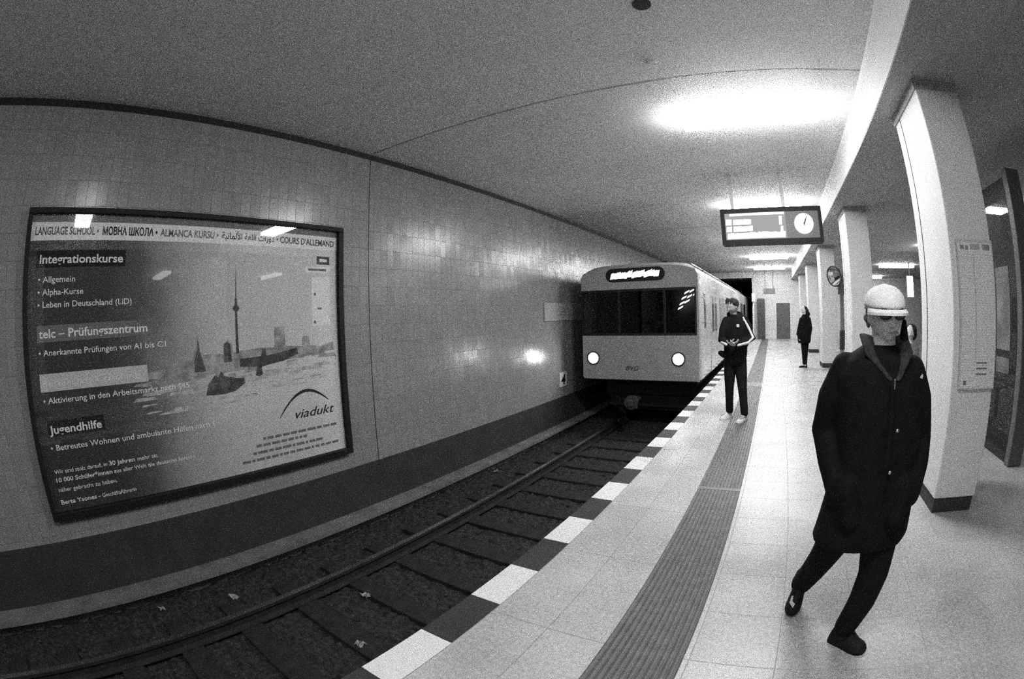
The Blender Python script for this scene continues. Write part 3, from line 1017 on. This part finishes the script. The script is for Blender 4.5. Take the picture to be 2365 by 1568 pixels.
nt.links.new(bk.outputs['Color'], nt.nodes['Principled BSDF'].inputs['Base Color'])

# ------------------------------------------------------------------ dark display case on the right
ks = empty('display_case', (3.02, 4.9, 0), 'tall dark glazed display case to the right of the first column', 'display case')
MB().box(2.97, 3.15, 4.42, 5.75, .12, 2.86, .01).build('case', M['kiosk'], ks)
MB().box(2.95, 3.17, 4.30, 4.42, 0, 2.92, .012).build('post', M['kiosk_edge'], ks)
MB().box(2.95, 3.17, 5.75, 5.87, 0, 2.92, .012).build('post', M['kiosk_edge'], ks)
MB().box(2.99, 3.13, 4.42, 5.75, 0, .12).build('plinth', M['black'], ks)
ps = MB().box(2.964, 2.97, 4.62, 4.98, 1.12, 1.98).build('poster', M['kiosk_poster'], ks)
MB().box(2.964, 2.97, 4.62, 4.98, .88, 1.04).build('poster', M['kiosk_poster'], ks)
MB().box(2.964, 2.97, 5.12, 5.6, .88, 1.98).build('poster', mat('kiosk_poster_dark', .06, .4, .5, .5, 3), ks)
b = MB().quad((2.958, 5.73, .3), (2.958, 4.44, .3), (2.958, 4.44, 2.7), (2.958, 5.73, 2.7))
b.build('glass_pane', M['glass'], ks, normals=False)

# ------------------------------------------------------------------ post with mirror beside the second column
mp_ = empty('mirror_post', (1.50, 9.7, 0), 'slim post with a round traffic mirror beside the second column', 'mirror')
b = MB().box(1.545, 1.63, 9.66, 9.75, 0, 2.28, .008)
b.build('post', mat('post_grey', .16, .5), mp_)
MB().box(1.50, 1.69, 9.62, 9.655, 1.84, 2.22, .006).build('sign_plate', mat('plate_grey', .09, .5), mp_)
MB().box(1.535, 1.64, 9.64, 9.76, .75, 1.13, .006).build('call_box', M['black'], mp_)
b = MB()
mc, mn = Vector((1.40, 9.45, 2.19)), Vector((-.75, -.62, -.22)).normalized()
rot = mn.to_track_quat('Z', 'Y').to_matrix()
dome = [[mc + rot @ Vector((r_ * math.cos(a), r_ * math.sin(a), .05 * (1 - (r_ / .2) ** 2))) for a in [2 * PI * i / 28 for i in range(28)]] for r_ in (.005, .05, .1, .15, .185, .2)]
b.rings(dome, cap=True)
mr_ = b.build('mirror_glass', M['mirror'], mp_, True)
b = MB()
rim = [mc + rot @ Vector((.2 * math.cos(a), .2 * math.sin(a), 0)) for a in [2 * PI * i / 28 for i in range(29)]]
b.tube(rim, .014, 8, ends=False)
b.tube([mc - mn * .01, Vector((1.56, 9.66, 2.19))], .02, 8)
b.build('mirror_rim', M['black'], mp_, True)

# ------------------------------------------------------------------ things by the end wall
t = empty('service_cabinet', (-.57, 26.7, 0), 'tall dark cabinet against the end wall beside the tunnel mouth', 'cabinet')
MB().box(-.80, -.36, 26.45, 26.98, 0, 2.26, .01).build('carcass', M['door'], t)
MB().box(-.78, -.38, 26.43, 26.45, .08, 2.2, .004).build('door', mat('cabinet_door', .05, .3, .5, .2, 5), t)
b = MB()
t = empty('signal_post', (-1.0, 25.0, 0), 'slender pale signal post at the far platform edge', 'signal')
MB().tube([(-1.0, 25, 0), (-1.0, 25, 1.7), (-.95, 25, 2.1)], .05, 12).build('post', M['white_metal'], t, True)
MB().box(-1.06, -.86, 24.9, 25.05, 2.05, 2.5, .02).build('signal_head', M['white_metal'], t)
LBX = 5.06
t = empty('light_box', (5.06, 15.0, 1.95), 'small glowing upright light box in the distance beside the man', 'light box')
MB().box(LBX - .13, LBX + .13, 15.0, 15.1, 1.95, 2.62, .01).build('casing', M['white_metal'], t)
MB().box(LBX - .11, LBX + .11, 14.99, 15.0, 1.98, 2.59).build('lit_face', emit('light_box', 3), t)
MB().cyl((LBX, 15.05, 2.6), (LBX, 15.05, 3.36), .02, 10).build('hanger', M['grey_metal'], t)
t = empty('hanging_sign', (-.5, 21.5, 2.5), 'grey direction sign hanging before the end wall', 'sign')
MB().box(-.35, .25, 22.5, 22.6, 2.35, 2.62, .01).build('panel', mat('direction_panel', .25, .5), t)
for xh in (-.25, .15):
    MB().cyl((xh, 22.55, 2.62), (xh, 22.55, 3.77), .015, 8).build('hanger', M['grey_metal'], t)

# bench between the first two columns
bn = empty('platform_bench', (2.35, 6.7, 0), 'slatted bench behind the capped man', 'bench')
for i in range(4):
    MB().box(1.75, 3.0, 6.55 + i * .11, 6.64 + i * .11, .42, .45, .006).build('seat_slat', M['grey_metal'], bn)
for i in range(3):
    MB().box(1.75, 3.0, 7.02 + i * .02, 7.045 + i * .02, .56 + i * .12, .65 + i * .12, .006).build('back_slat', M['grey_metal'], bn)
for xl in (1.9, 2.85):
    b = MB().box(xl - .025, xl + .025, 6.58, 6.63, 0, .42)
    b.box(xl - .025, xl + .025, 6.95, 7.02, 0, .46)
    b.box(xl - .025, xl + .025, 7.045, 7.10, .44, .92)
    b.box(xl - .025, xl + .025, 6.58, 7.10, .385, .42)
    b.build('leg', M['black'], bn)

# ------------------------------------------------------------------ people
def frame_of(fw):
    f = Vector((fw[0], fw[1], 0)).normalized()
    u = Vector((0, 0, 1))
    l = u.cross(f)                 # the person's left
    return f, l, u


def head_into(mb, c, fw, size=1.0, pitch=0.0, chin=1.0):
    """A head with brow, eye sockets, nose, lips, chin and ears, centre c, facing fw. 0.225 m from chin to crown."""
    f, l, u = frame_of(fw)
    f2 = f * math.cos(pitch) - u * math.sin(pitch)
    u2 = u * math.cos(pitch) + f * math.sin(pitch)
    nu, nv = 72, 56
    c = Vector(c)
    rg = []
    for j in range(1, nv):
        ph = PI * j / nv
        row = []
        for i in range(nu):
            th = 2 * PI * i / nu
            x, y, z = math.sin(ph) * math.cos(th), math.sin(ph) * math.sin(th), math.cos(ph)   # x front, y left, z up
            px_, py_, pz_ = x * .098, y * .077, z * .1125
            if z < 0:                                 # narrow towards the jaw
                k_ = 1 - .30 * (-z) ** 1.5
                py_ *= k_
                px_ *= (1 - .12 * (-z) ** 2) if x > 0 else (1 - .38 * (-z))
            if x > 0:
                fx = x ** .5
                ay = abs(py_)

                def g(dy, dz, sy, sz):
                    return math.exp(-((ay - dy) / sy) ** 2 - ((pz_ - dz) / sz) ** 2)
                px_ = px_ * .95
                px_ += .005 * g(.028, .020, .022, .010) * fx          # brow
                px_ -= .011 * g(.031, .002, .014, .012) * fx          # eye socket
                px_ += .006 * g(.031, .000, .008, .006) * fx          # eyelids
                px_ += .006 * g(.045, -.030, .018, .018) * fx         # cheek
                nz = min(1, max(0, (.014 - pz_) / .052))
                if -.046 < pz_ < .016:
                    px_ += (.007 + .025 * nz) * math.exp(-(py_ / (.008 + .007 * nz)) ** 2) * (1 if pz_ > -.036 else max(0, (pz_ + .046) / .010)) * fx
                px_ += .006 * g(0, -.056, .020, .005) * fx            # upper lip
                px_ += .006 * g(0, -.070, .018, .005) * fx            # lower lip
                px_ -= .005 * g(0, -.063, .024, .0025) * fx           # mouth line
                px_ += .011 * chin * g(0, -.095, .022, .016) * fx     # chin
            row.append(c + (f2 * px_ + l * py_ + u2 * pz_) * size)
        rg.append(row)
    mb.rings(rg)
    for s in (-1, 1):
        e = c + (f2 * -.008 + l * s * .076 + u2 * -.005) * size
        rt = Matrix((f2, l, u2)).transposed()
        mb.ell(e, (.017 * size, .008 * size, .031 * size), rt, 12)
    return f2, l, u2


def hand_into(mb, wrist, d, palm_n, size=1.0, curl=0.6, thumb=1):
    """Palm, four jointed fingers and a thumb; d points along the hand, the fingers curl towards palm_n."""
    d = Vector(d).normalized()
    n_ = Vector(palm_n)
    n_ = (n_ - d * n_.dot(d)).normalized()
    s = d.cross(n_) * thumb
    wv = Vector(wrist)
    rt = Matrix((d, s, n_)).transposed()
    mb.ell(wv + d * .048 * size, (.055 * size, .040 * size, .016 * size), rt, 14)
    for k_, (off, ln) in enumerate(((.029, .072), (.010, .080), (-.010, .075), (-.028, .058))):
        p = wv + d * .085 * size + s * off * size
        pts = [p - d * .02 * size, p]
        a = 0
        for q in (.45, .32, .23):
            a += curl * (.6 if q == .45 else .8)
            p = p + (d * math.cos(a) + n_ * math.sin(a)) * ln * q * size
            pts.append(p)
        mb.tube(pts, [.010 * size, .010 * size, .0092 * size, .0085 * size, .0075 * size], 8)
    p = wv + d * .02 * size + s * .030 * size
    mb.tube([p, p + (d * .6 + s * .6 + n_ * .25).normalized() * .035 * size, p + (d * .85 + s * .4 + n_ * .5).normalized() * .068 * size, p + (d + s * .25 + n_ * .7).normalized() * .090 * size],
            [.014 * size, .012 * size, .011 * size, .009 * size], 8)


def shoe_into(mb, heel, toe, up=(0, 0, 1), wid=.048, high=.075):
    """Shoe from heel to toe along the sole line."""
    h, t = Vector(heel), Vector(toe)
    d = (t - h)
    ln = d.length
    d.normalize()
    up = (Vector(up) - d * Vector(up).dot(d)).normalized()
    s = d.cross(up)
    rg = []
    for q, wq, hq in ((0.0, .45, .55), (.04, .72, .85), (.15, .82, 1.1), (.32, .84, 1.12), (.5, .90, .95), (.68, 1.0, .62), (.84, .95, .52), (.94, .70, .42), (1.0, .35, .25)):
        r = []
        for k_ in range(16):
            a = 2 * PI * k_ / 16
            cx_, sz_ = math.cos(a), math.sin(a)
            z_ = max(sz_, -.0) * high * hq if sz_ > 0 else 0.0
            wx = cx_ * wid * wq if sz_ >= 0 else math.copysign(abs(cx_) ** .5, cx_) * wid * wq
            r.append(h + d * (q * ln) + s * wx + up * (z_ + (0 if sz_ >= 0 else sz_ * .004)))
        rg.append(r)
    mb.rings(rg)


# ---- the man in the pale cap, walking towards the camera
f, l, u = frame_of((.10, -1))
HC = Vector((.497, 1.845, 1.487))
b = MB()
head_into(b, HC, (.10, -1), .98, .04, 1.0)
b.tube([(.49, 1.87, 1.28), (.495, 1.862, 1.42)], [.058, .055], 16)
b.loft([(.49, 1.87, 1.33, .08, .06, .1), (.485, 1.87, 1.28, .16, .08, .1), (.485, 1.87, 1.10, .155, .09, .1), (.49, 1.87, .9, .14, .09, .1), (.50, 1.87, .75, .15, .10, .1)])
b.tube([(.33, 1.88, 1.27), (.265, 1.93, 1.04), (.33, 1.80, .84)], [.05, .042, .03], 12)
b.tube([(.65, 1.86, 1.26), (.725, 1.92, 1.01), (.68, 1.79, .85)], [.05, .042, .03], 12)
hand_into(b, (.335, 1.795, .83), (.25, -.1, -.95), (.8, .2, 0), .95, .5, 1)
hand_into(b, (.675, 1.785, .84), (-.25, -.1, -.95), (-.8, .2, 0), .95, .5, -1)
b.tube([(.43, 1.9, .76), (.375, 1.99, .42), (.315, 2.16, .13)], [.08, .055, .04], 12)
b.tube([(.57, 1.86, .76), (.60, 1.78, .43), (.565, 1.81, .11)], [.08, .055, .04], 12)
b.tube([(.315, 2.17, .11), (.29, 2.06, .04)], [.035, .03], 10)
b.tube([(.575, 1.818, .05), (.65, 1.768, .035)], [.022, .020], 10)
man = b.remesh('person', M['skin'], None, .0055, 3, .4)
tag(man, 'older man in white flat cap and long black coat striding past, hands in pockets', 'person')
# coat
b = MB()
A = .10
b.loft([(.487, 1.855, .575, .222, .165, A), (.50, 1.855, .62, .228, .17, A), (.505, 1.86, .75, .216, .16, A), (.505, 1.865, .90, .205, .15, A), (.500, 1.87, 1.05, .205, .145, A),
        (.487, 1.87, 1.17, .205, .14, A), (.475, 1.87, 1.26, .200, .125, A), (.473, 1.87, 1.315, .165, .105, A), (.478, 1.87, 1.35, .115, .085, A), (.484, 1.87, 1.375, .075, .07, A)], 36, 2.3)
b.tube([(.325, 1.88, 1.285), (.285, 1.90, 1.17), (.268, 1.93, 1.03), (.300, 1.86, .92), (.345, 1.775, .80)], [.062, .073, .072, .068, .060], 16)
b.tube([(.640, 1.87, 1.275), (.685, 1.90, 1.16), (.722, 1.93, .99), (.705, 1.86, .90), (.665, 1.775, .80)], [.062, .072, .070, .066, .060], 16)
b.tube([(.36, 1.735, .84), (.40, 1.715, .72)], [.055, .05], 12)
b.tube([(.64, 1.735, .84), (.60, 1.715, .72)], [.055, .05], 12)
b.tube([(.505, 1.722, 1.24), (.515, 1.712, 1.0), (.515, 1.695, .62)], [.012, .014, .014], 8)
coat = b.remesh('coat', M['coat'], man, .008, 5, .5)
cl_ = MB()
for i in range(2):
    s = -1 if i == 0 else 1
    p0 = HC + l * (s * .055) - f * .055 - u * .105
    pts = [p0 + u * .01, HC + l * (s * .084) - f * .015 - u * .085, HC + l * (s * .082) + f * .045 - u * .140, HC + l * (s * .020 + .012) + f * .090 - u * .225]
    cl_.tube(pts, [.030, .034, .036, .018], 12, .42, side=(l * s + f * .6))
cl_.build('collar', M['collar'], coat, True)
b = MB()
b.tube([HC - u * (.158 + .014 * c_) + l * a * .060 + f * (c_ * .062 - .012) for a, c_ in ((-1, -.2), (-.8, .5), (0, .9), (.8, .5), (1, -.2), (.6, -.9), (-.6, -.9), (-1, -.2))], .026, 12)
b.build('scarf', M['coat'], man, True)
b = MB()
b.tube([HC + l * .085 + f * .02 - u * .025, HC + l * .092 + f * .0 - u * .09, HC + l * .100 - f * .01 - u * .15], [.010, .022, .030], 10)
b.build('raised_collar', M['coat'], coat, True)
for z_, dx in ((1.075, .012), (.915, .006)):
    b = MB().ell((.527 + dx, 1.70, z_), (.008, .006, .008), None, 12)
    b.build('snap_button', M['snap'], coat, True)
MB().box(.508, .514, 1.708, 1.722, 1.225, 1.262, .002).build('zip_pull', M['snap'], coat)
# trousers
b = MB()
b.tube([(.44, 1.885, .74), (.41, 1.935, .56), (.372, 1.995, .40), (.345, 2.07, .27), (.318, 2.15, .145)], [.105, .092, .074, .066, .060], 18)
b.tube([(.565, 1.855, .74), (.592, 1.815, .58), (.602, 1.785, .43), (.592, 1.79, .28), (.566, 1.815, .115)], [.105, .090, .076, .070, .060], 18)
b.build('trousers', M['trouser'], man, True)
b = MB()
shoe_into(b, (.322, 2.225, .125), (.288, 2.025, .012), (0, -.55, 1), .046, .085)
b.tube([(.318, 2.19, .17), (.316, 2.17, .12)], [.045, .046], 12)
s1 = b.build('shoe', M['shoe'], man, True)
b = MB().prism([(.272, 2.068, .112), (.268, 2.045, .085), (.292, 2.03, .062), (.300, 2.045, .078), (.283, 2.052, .090), (.282, 2.070, .112)], (-.004, -.012, .008))
b.build('shoe_mark', M['white_shoe'], s1)
b = MB()
shoe_into(b, (.515, 1.862, .0), (.705, 1.735, .0), (0, 0, 1), .052, .098)
b.tube([(.566, 1.82, .13), (.572, 1.822, .07)], [.050, .054], 12)
b.build('shoe', M['shoe'], man, True)
# cap: flat crown, darkened crease ring and stiff peak
def cap_pt(a, r1, r2, h):
    return HC + f * (r1 * math.cos(a)) + l * (r2 * math.sin(a)) + u * h


b = MB()
N = 40
rg = []
for i in range(10):
    t_ = i / 9
    k_ = math.sqrt(max(0, 1 - (t_ * .995) ** 2.3))
    rg.append([cap_pt(2 * PI * j / N, .106 * k_ + .004, .0915 * k_, .034 + .084 * t_ - .010 * math.cos(2 * PI * j / N) * (1 - t_)) for j in range(N)])
b.rings(rg)
capo = b.build('flat_cap', M['cap'], man, True)
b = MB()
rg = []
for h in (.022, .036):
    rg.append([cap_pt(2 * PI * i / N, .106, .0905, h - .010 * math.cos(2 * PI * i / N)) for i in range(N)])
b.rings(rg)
b.build('cap_crease', M['cap_crease'], capo, True)
b = MB()
top = []
for i in range(21):
    a = -1.35 + 2.7 * i / 20
    ex = .046 * math.cos(a) ** .8
    top.append((cap_pt(a, .105, .0905, .028 - .008 * math.cos(a)), cap_pt(a, .105 + ex, .0905 + ex * .35, .014 - .006 * math.cos(a))))
for i in range(20):
    (a0, b0), (a1, b1) = top[i], top[i + 1]
    mid0, mid1 = (a0 + b0) / 2 + u * .004, (a1 + b1) / 2 + u * .004
    b.quad(a0, mid0, mid1, a1)
    b.quad(mid0, b0, b1, mid1)
    dn = u * -.010
    b.quad(a0 + dn, a1 + dn, mid1 + dn, mid0 + dn)
    b.quad(mid0 + dn, mid1 + dn, b1 + dn, b0 + dn)
    b.quad(b0, b0 + dn, b1 + dn, b1)
b.build('cap_peak', M['cap'], capo, True)
# spectacles
sp_ = MB()
for s in (-1, 1):
    cc = HC + f * .098 + l * (s * .033) + u * .004
    ring = [cc + l * (.026 * math.cos(a)) + u * (.019 * math.sin(a)) - f * (.006 * abs(math.cos(a)) * (1 if s * math.cos(a) > 0 else 0)) for a in [2 * PI * i / 20 for i in range(21)]]
    sp_.tube(ring, .0036, 6, ends=False)
    sp_.tube([cc + l * (s * .027) - f * .004, HC + l * (s * .080) + f * .05 + u * .006, HC + l * (s * .083) - f * .015 + u * .004], .0026, 6)
sp_.tube([HC + f * .100 - l * .008 + u * .006, HC + f * .105 + u * .009, HC + f * .100 + l * .008 + u * .006], .0026, 6)
sp = sp_.build('spectacles', M['black'], man, True)
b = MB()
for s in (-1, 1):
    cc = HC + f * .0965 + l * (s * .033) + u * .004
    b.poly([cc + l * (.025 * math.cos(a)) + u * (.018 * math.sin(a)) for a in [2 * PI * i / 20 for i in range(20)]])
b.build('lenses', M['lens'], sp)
b = MB()
b.tube([HC + f * .098 + l * .022 - u * .0625, HC + f * .104 - u * .0615, HC + f * .098 - l * .022 - u * .0625], [.003, .0045, .003], 8)
b.build('lips', M['lip'], man, True)
for s in (-1, 1):
    b = MB().ell(HC + f * .0835 + l * (s * .031) + u * .001, (.010, .013, .007), Matrix((f, l, u)).transposed(), 14)
    ey = b.build('eye', M['white_cloth'], man, True)
    MB().ell(HC + f * .0905 + l * (s * .031) + u * .001, (.004, .0055, .0055), Matrix((f, l, u)).transposed(), 10).build('iris', M['hair'], ey, True)
b = MB()
for s in (-1, 1):
    b.ell(HC + l * (s * .070) - f * .03 - u * .005, (.012, .035, .045), None, 12)
b.tube([HC + l * .072 - f * .03 - u * .01, HC + l * .05 - f * .08 - u * .01, HC - f * .097 - u * .01, HC - l * .05 - f * .08 - u * .01, HC - l * .072 - f * .03 - u * .01], .02, 10)
b.build('hair', M['hair_grey'], man, True)

# ---- the young man by the platform edge, jacket with pale sleeve stripes
fw = (-.55, -.83)
f, l, u = frame_of(fw)
HC = Vector((-.562, 6.5, 1.585))
b = MB()
head_into(b, HC, (-.62, -.8), 1.0, .28)
b.tube([(-.545, 6.54, 1.38), (-.555, 6.52, 1.52)], [.058, .052], 14)
b.loft([(-.53, 6.53, 1.44, .08, .06, -.3), (-.525, 6.53, 1.39, .165, .085, -.3), (-.525, 6.53, 1.2, .155, .095, -.3), (-.525, 6.53, 1.0, .135, .09, -.3), (-.525, 6.53, .86, .15, .1, -.3)])
b.tube([(-.66, 6.48, 1.39), (-.715, 6.44, 1.13), (-.60, 6.33, 1.08)], [.045, .04, .028], 12)
b.tube([(-.39, 6.53, 1.41), (-.285, 6.47, 1.17), (-.50, 6.34, 1.06)], [.045, .04, .028], 12)
hand_into(b, (-.60, 6.33, 1.08), (.85, -.2, .1), (0, .3, 1), 1.0, .55, 1)
hand_into(b, (-.505, 6.335, 1.06), (-.85, -.15, .15), (0, .3, 1), 1.0, .55, -1)
b.tube([(-.60, 6.52, .88), (-.605, 6.52, .46), (-.60, 6.60, .09)], [.08, .055, .04], 12)
b.tube([(-.45, 6.52, .88), (-.41, 6.46, .46), (-.36, 6.45, .09)], [.08, .055, .04], 12)
b.tube([(-.60, 6.60, .08), (-.69, 6.56, .04)], [.035, .03], 10)
b.tube([(-.36, 6.45, .08), (-.42, 6.36, .04)], [.035, .03], 10)
guy = b.remesh('person', M['skin_young'], None, .008, 2, .4)
tag(guy, 'young man in black jacket with pale sleeve stripes and white trainers by the platform edge', 'person')
b = MB()
b.loft([(-.525, 6.53, .88, .165, .125, -.3), (-.525, 6.53, .97, .175, .13, -.3), (-.525, 6.53, 1.1, .175, .125, -.3), (-.525, 6.53, 1.25, .18, .12, -.3), (-.525, 6.53, 1.36, .175, .105, -.3), (-.528, 6.53, 1.43, .12, .085, -.3), (-.535, 6.53, 1.475, .08, .075, -.3)], 32, 2.3)
b.tube([(-.655, 6.49, 1.39), (-.695, 6.46, 1.27), (-.715, 6.43, 1.13), (-.62, 6.34, 1.075)], [.06, .064, .06, .05], 14)
b.tube([(-.405, 6.53, 1.41), (-.34, 6.51, 1.29), (-.285, 6.47, 1.16), (-.38, 6.40, 1.10), (-.48, 6.345, 1.06)], [.06, .066, .064, .055, .048], 14)
b.tube([(-.61, 6.56, 1.47), (-.53, 6.60, 1.47), (-.46, 6.56, 1.47)], [.045, .055, .045], 12)
jk = b.remesh('jacket', M['coat'], guy, .009, 4, .5)
b = MB()
b.tube([(-.405, 6.468, 1.43), (-.330, 6.452, 1.29), (-.262, 6.415, 1.16), (-.33, 6.352, 1.095), (-.47, 6.297, 1.065)], [.012, .021, .022, .020, .016], 10)
b.build('sleeve_stripe', M['white_cloth'], jk, True)
b = MB()
b.tube([(-.71, 6.374, 1.10), (-.64, 6.296, 1.075)], [.022, .020], 10)
b.build('cuff', M['white_cloth'], jk, True)
MB().box(-.50, -.46, 6.392, 6.40, 1.30, 1.345, .004).build('chest_badge', M['white_cloth'], jk)
b = MB()
b.tube([(-.60, 6.53, .92), (-.605, 6.52, .66), (-.607, 6.525, .46), (-.603, 6.56, .28), (-.598, 6.60, .12)], [.095, .085, .066, .058, .056], 16)
b.tube([(-.46, 6.53, .92), (-.435, 6.50, .66), (-.41, 6.465, .46), (-.385, 6.455, .28), (-.362, 6.45, .12)], [.095, .085, .066, .058, .056], 16)
b.loft([(-.53, 6.53, .78, .165, .115, -.3), (-.53, 6.53, .97, .16, .115, -.3)], 24)
b.build('trousers', M['trouser'], guy, True)
b = MB()
b.tube([(-.735, 6.42, .95), (-.69, 6.44, .93)], [.035, .05], 10)
b.build('jacket_flap', M['coat'], guy, True)
b = MB()
shoe_into(b, (-.575, 6.66, 0), (-.72, 6.47, 0), (0, 0, 1), .052, .10)
b.build('shoe', M['white_shoe'], guy, True)
b = MB()
shoe_into(b, (-.335, 6.53, 0), (-.455, 6.29, 0), (0, 0, 1), .052, .10)
b.build('shoe', M['white_shoe'], guy, True)
b = MB()
b.ell(HC + u * .035 - f * .02, (.088, .098, .088), None, 20)
for i in range(40):
    a = rnd.uniform(-1.2, 1.2)
    q = HC + u * rnd.uniform(.06, .11) + f * (.07 * math.cos(a)) + l * (.075 * math.sin(a))
    b.tube([q, q + f * .02 * math.cos(a) + l * .02 * math.sin(a) - u * .03], [.013, .006], 6)
b.build('hair', M['hair'], guy, True)
b = MB()
bx = HC - f * .21 - u * .38 + l * .02
b.ell(bx, (.14, .10, .22), Matrix.Rotation(math.atan2(f.x, -f.y), 3, 'Z'), 18)
bp_ = b.build('backpack', M['coat'], None, True)
tag(bp_, 'dark backpack worn by the young man by the platform edge', 'backpack')

# ---- the person in a black coat near the third column, seen from behind at an angle
f, l, u = frame_of((-.75, .45))
HC = Vector((.985, 13.1, 1.545))
b = MB()
head_into(b, HC, (-.85, -.2), .95, .2)
b.tube([(1.01, 13.12, 1.32), (1.0, 13.11, 1.47)], [.055, .05], 12)
b.loft([(1.01, 13.12, 1.38, .08, .06, .5), (1.015, 13.12, 1.32, .15, .08, .5), (1.01, 13.12, .85, .14, .1, .5)])
b.tube([(.90, 13.06, 1.31), (.85, 13.05, 1.05), (.83, 13.0, .82)], [.045, .04, .03], 10)
b.tube([(1.13, 13.16, 1.31), (1.16, 13.14, 1.05), (1.10, 13.05, .85)], [.045, .04, .03], 10)
hand_into(b, (.83, 13.0, .82), (.1, -.1, -1), (.5, .5, 0), .9, .5, 1)
hand_into(b, (1.10, 13.05, .85), (-.3, -.3, -.8), (-.5, .5, 0), .9, .5, -1)
b.tube([(.96, 13.10, .85), (.97, 13.09, .45), (.995, 13.1, .09)], [.07, .05, .038], 10)
b.tube([(1.06, 13.13, .85), (1.04, 13.12, .45), (1.03, 13.13, .09)], [.07, .05, .038], 10)
b.tube([(.99, 13.1, .07), (.90, 13.06, .04)], [.033, .028], 8)
b.tube([(1.03, 13.13, .07), (1.03, 13.04, .04)], [.033, .028], 8)
wo = b.remesh('person', M['skin'], None, .009, 2, .4)
tag(wo, 'person in black winter coat waiting beside the third column', 'person')
b = MB()
b.loft([(.985, 13.11, .66, .185, .15, .3), (.985, 13.11, .74, .205, .165, .3), (.98, 13.11, .95, .215, .17, .3), (1.0, 13.12, 1.15, .19, .15, .3), (1.015, 13.12, 1.30, .165, .12, .3), (1.02, 13.12, 1.38, .12, .1, .3), (1.02, 13.12, 1.43, .085, .08, .3)], 28)
b.tube([(.895, 13.06, 1.30), (.84, 13.05, 1.06), (.80, 13.0, .90), (.85, 12.96, .82)], [.06, .07, .065, .055], 12)
b.tube([(1.135, 13.16, 1.30), (1.165, 13.14, 1.05), (1.13, 13.05, .88)], [.06, .07, .06], 12)
b.ell((1.06, 13.16, 1.44), (.11, .10, .10), None, 14)
b.remesh('coat', M['coat'], wo, .012, 4, .5)
b = MB()
b.tube([(.955, 13.10, .75), (.965, 13.09, .45), (.995, 13.1, .10)], [.085, .062, .05], 12)
b.tube([(1.055, 13.13, .75), (1.04, 13.12, .45), (1.03, 13.13, .10)], [.085, .062, .05], 12)
b.build('trousers', M['trouser'], wo, True)
for a_, t_ in (((1.02, 13.14, 0), (.84, 13.02, 0)), ((1.06, 13.20, 0), (1.03, 12.96, 0))):
    b = MB()
    shoe_into(b, a_, t_, (0, 0, 1), .048, .09)
    b.build('shoe', M['shoe'], wo, True)
b = MB()
b.ell(HC + Vector((.025, .02, .02)), (.095, .09, .098), None, 16)
b.ell(HC + Vector((.09, .04, -.03)), (.06, .06, .08), None, 12)
b.build('hair', M['hair'], wo, True)

# ---- the seated passenger half hidden behind the capped man
HC = Vector((2.29, 6.82, 1.215))
f, l, u = frame_of((-.5, -.85))
b = MB()
head_into(b, HC, (-.45, -.9), .95, .15)
b.tube([(2.30, 6.87, 1.0), (2.295, 6.85, 1.14)], [.055, .05], 12)
b.loft([(2.30, 6.87, 1.06, .08, .06, 0), (2.30, 6.88, 1.0, .17, .085, 0), (2.30, 6.88, .75, .15, .10, 0), (2.30, 6.86, .50, .16, .11, 0)])
b.tube([(2.14, 6.87, .98), (2.10, 6.80, .74), (2.18, 6.60, .66)], [.045, .04, .03], 10)
b.tube([(2.46, 6.87, .98), (2.50, 6.80, .74), (2.42, 6.60, .66)], [.045, .04, .03], 10)
hand_into(b, (2.18, 6.60, .66), (.5, -.5, -.3), (0, 0, -1), .9, .5, 1)
hand_into(b, (2.42, 6.60, .66), (-.5, -.5, -.3), (0, 0, -1), .9, .5, -1)
b.tube([(2.21, 6.83, .53), (2.20, 6.46, .53), (2.20, 6.44, .09)], [.075, .055, .04], 10)
b.tube([(2.39, 6.83, .53), (2.40, 6.46, .53), (2.40, 6.44, .09)], [.075, .055, .04], 10)
se = b.remesh('person', M['skin'], None, .009, 2, .4)
tag(se, 'seated dark-haired passenger on the bench, half hidden by the capped man', 'person')
b = MB()
b.loft([(2.30, 6.86, .46, .19, .14, 0), (2.30, 6.87, .75, .18, .13, 0), (2.30, 6.88, .98, .19, .11, 0), (2.30, 6.87, 1.06, .10, .08, 0)], 24)
b.tube([(2.14, 6.87, .98), (2.09, 6.80, .74), (2.17, 6.62, .66)], [.06, .058, .05], 10)
b.tube([(2.46, 6.87, .98), (2.51, 6.80, .74), (2.43, 6.62, .66)], [.06, .058, .05], 10)
b.remesh('coat', mat('seated_coat', .22, .9, .2, .3, 20), se, .012, 3, .5)
b = MB()
for xx in (2.205, 2.395):
    b.tube([(xx, 6.83, .53), (xx, 6.48, .53), (xx, 6.45, .46), (xx, 6.44, .11)], [.085, .07, .065, .052], 12)
b.build('trousers', M['trouser'], se, True)
for xx in (2.205, 2.395):
    b = MB()
    shoe_into(b, (xx, 6.52, 0), (xx, 6.27, 0), (0, 0, 1), .048, .09)
    b.build('shoe', M['shoe'], se, True)
b = MB()
b.ell(HC + Vector((.02, .02, .025)), (.095, .10, .095), None, 16)
b.ell(HC + Vector((.06, .03, -.03)), (.06, .07, .09), None, 12)
b.build('hair', M['hair'], se, True)
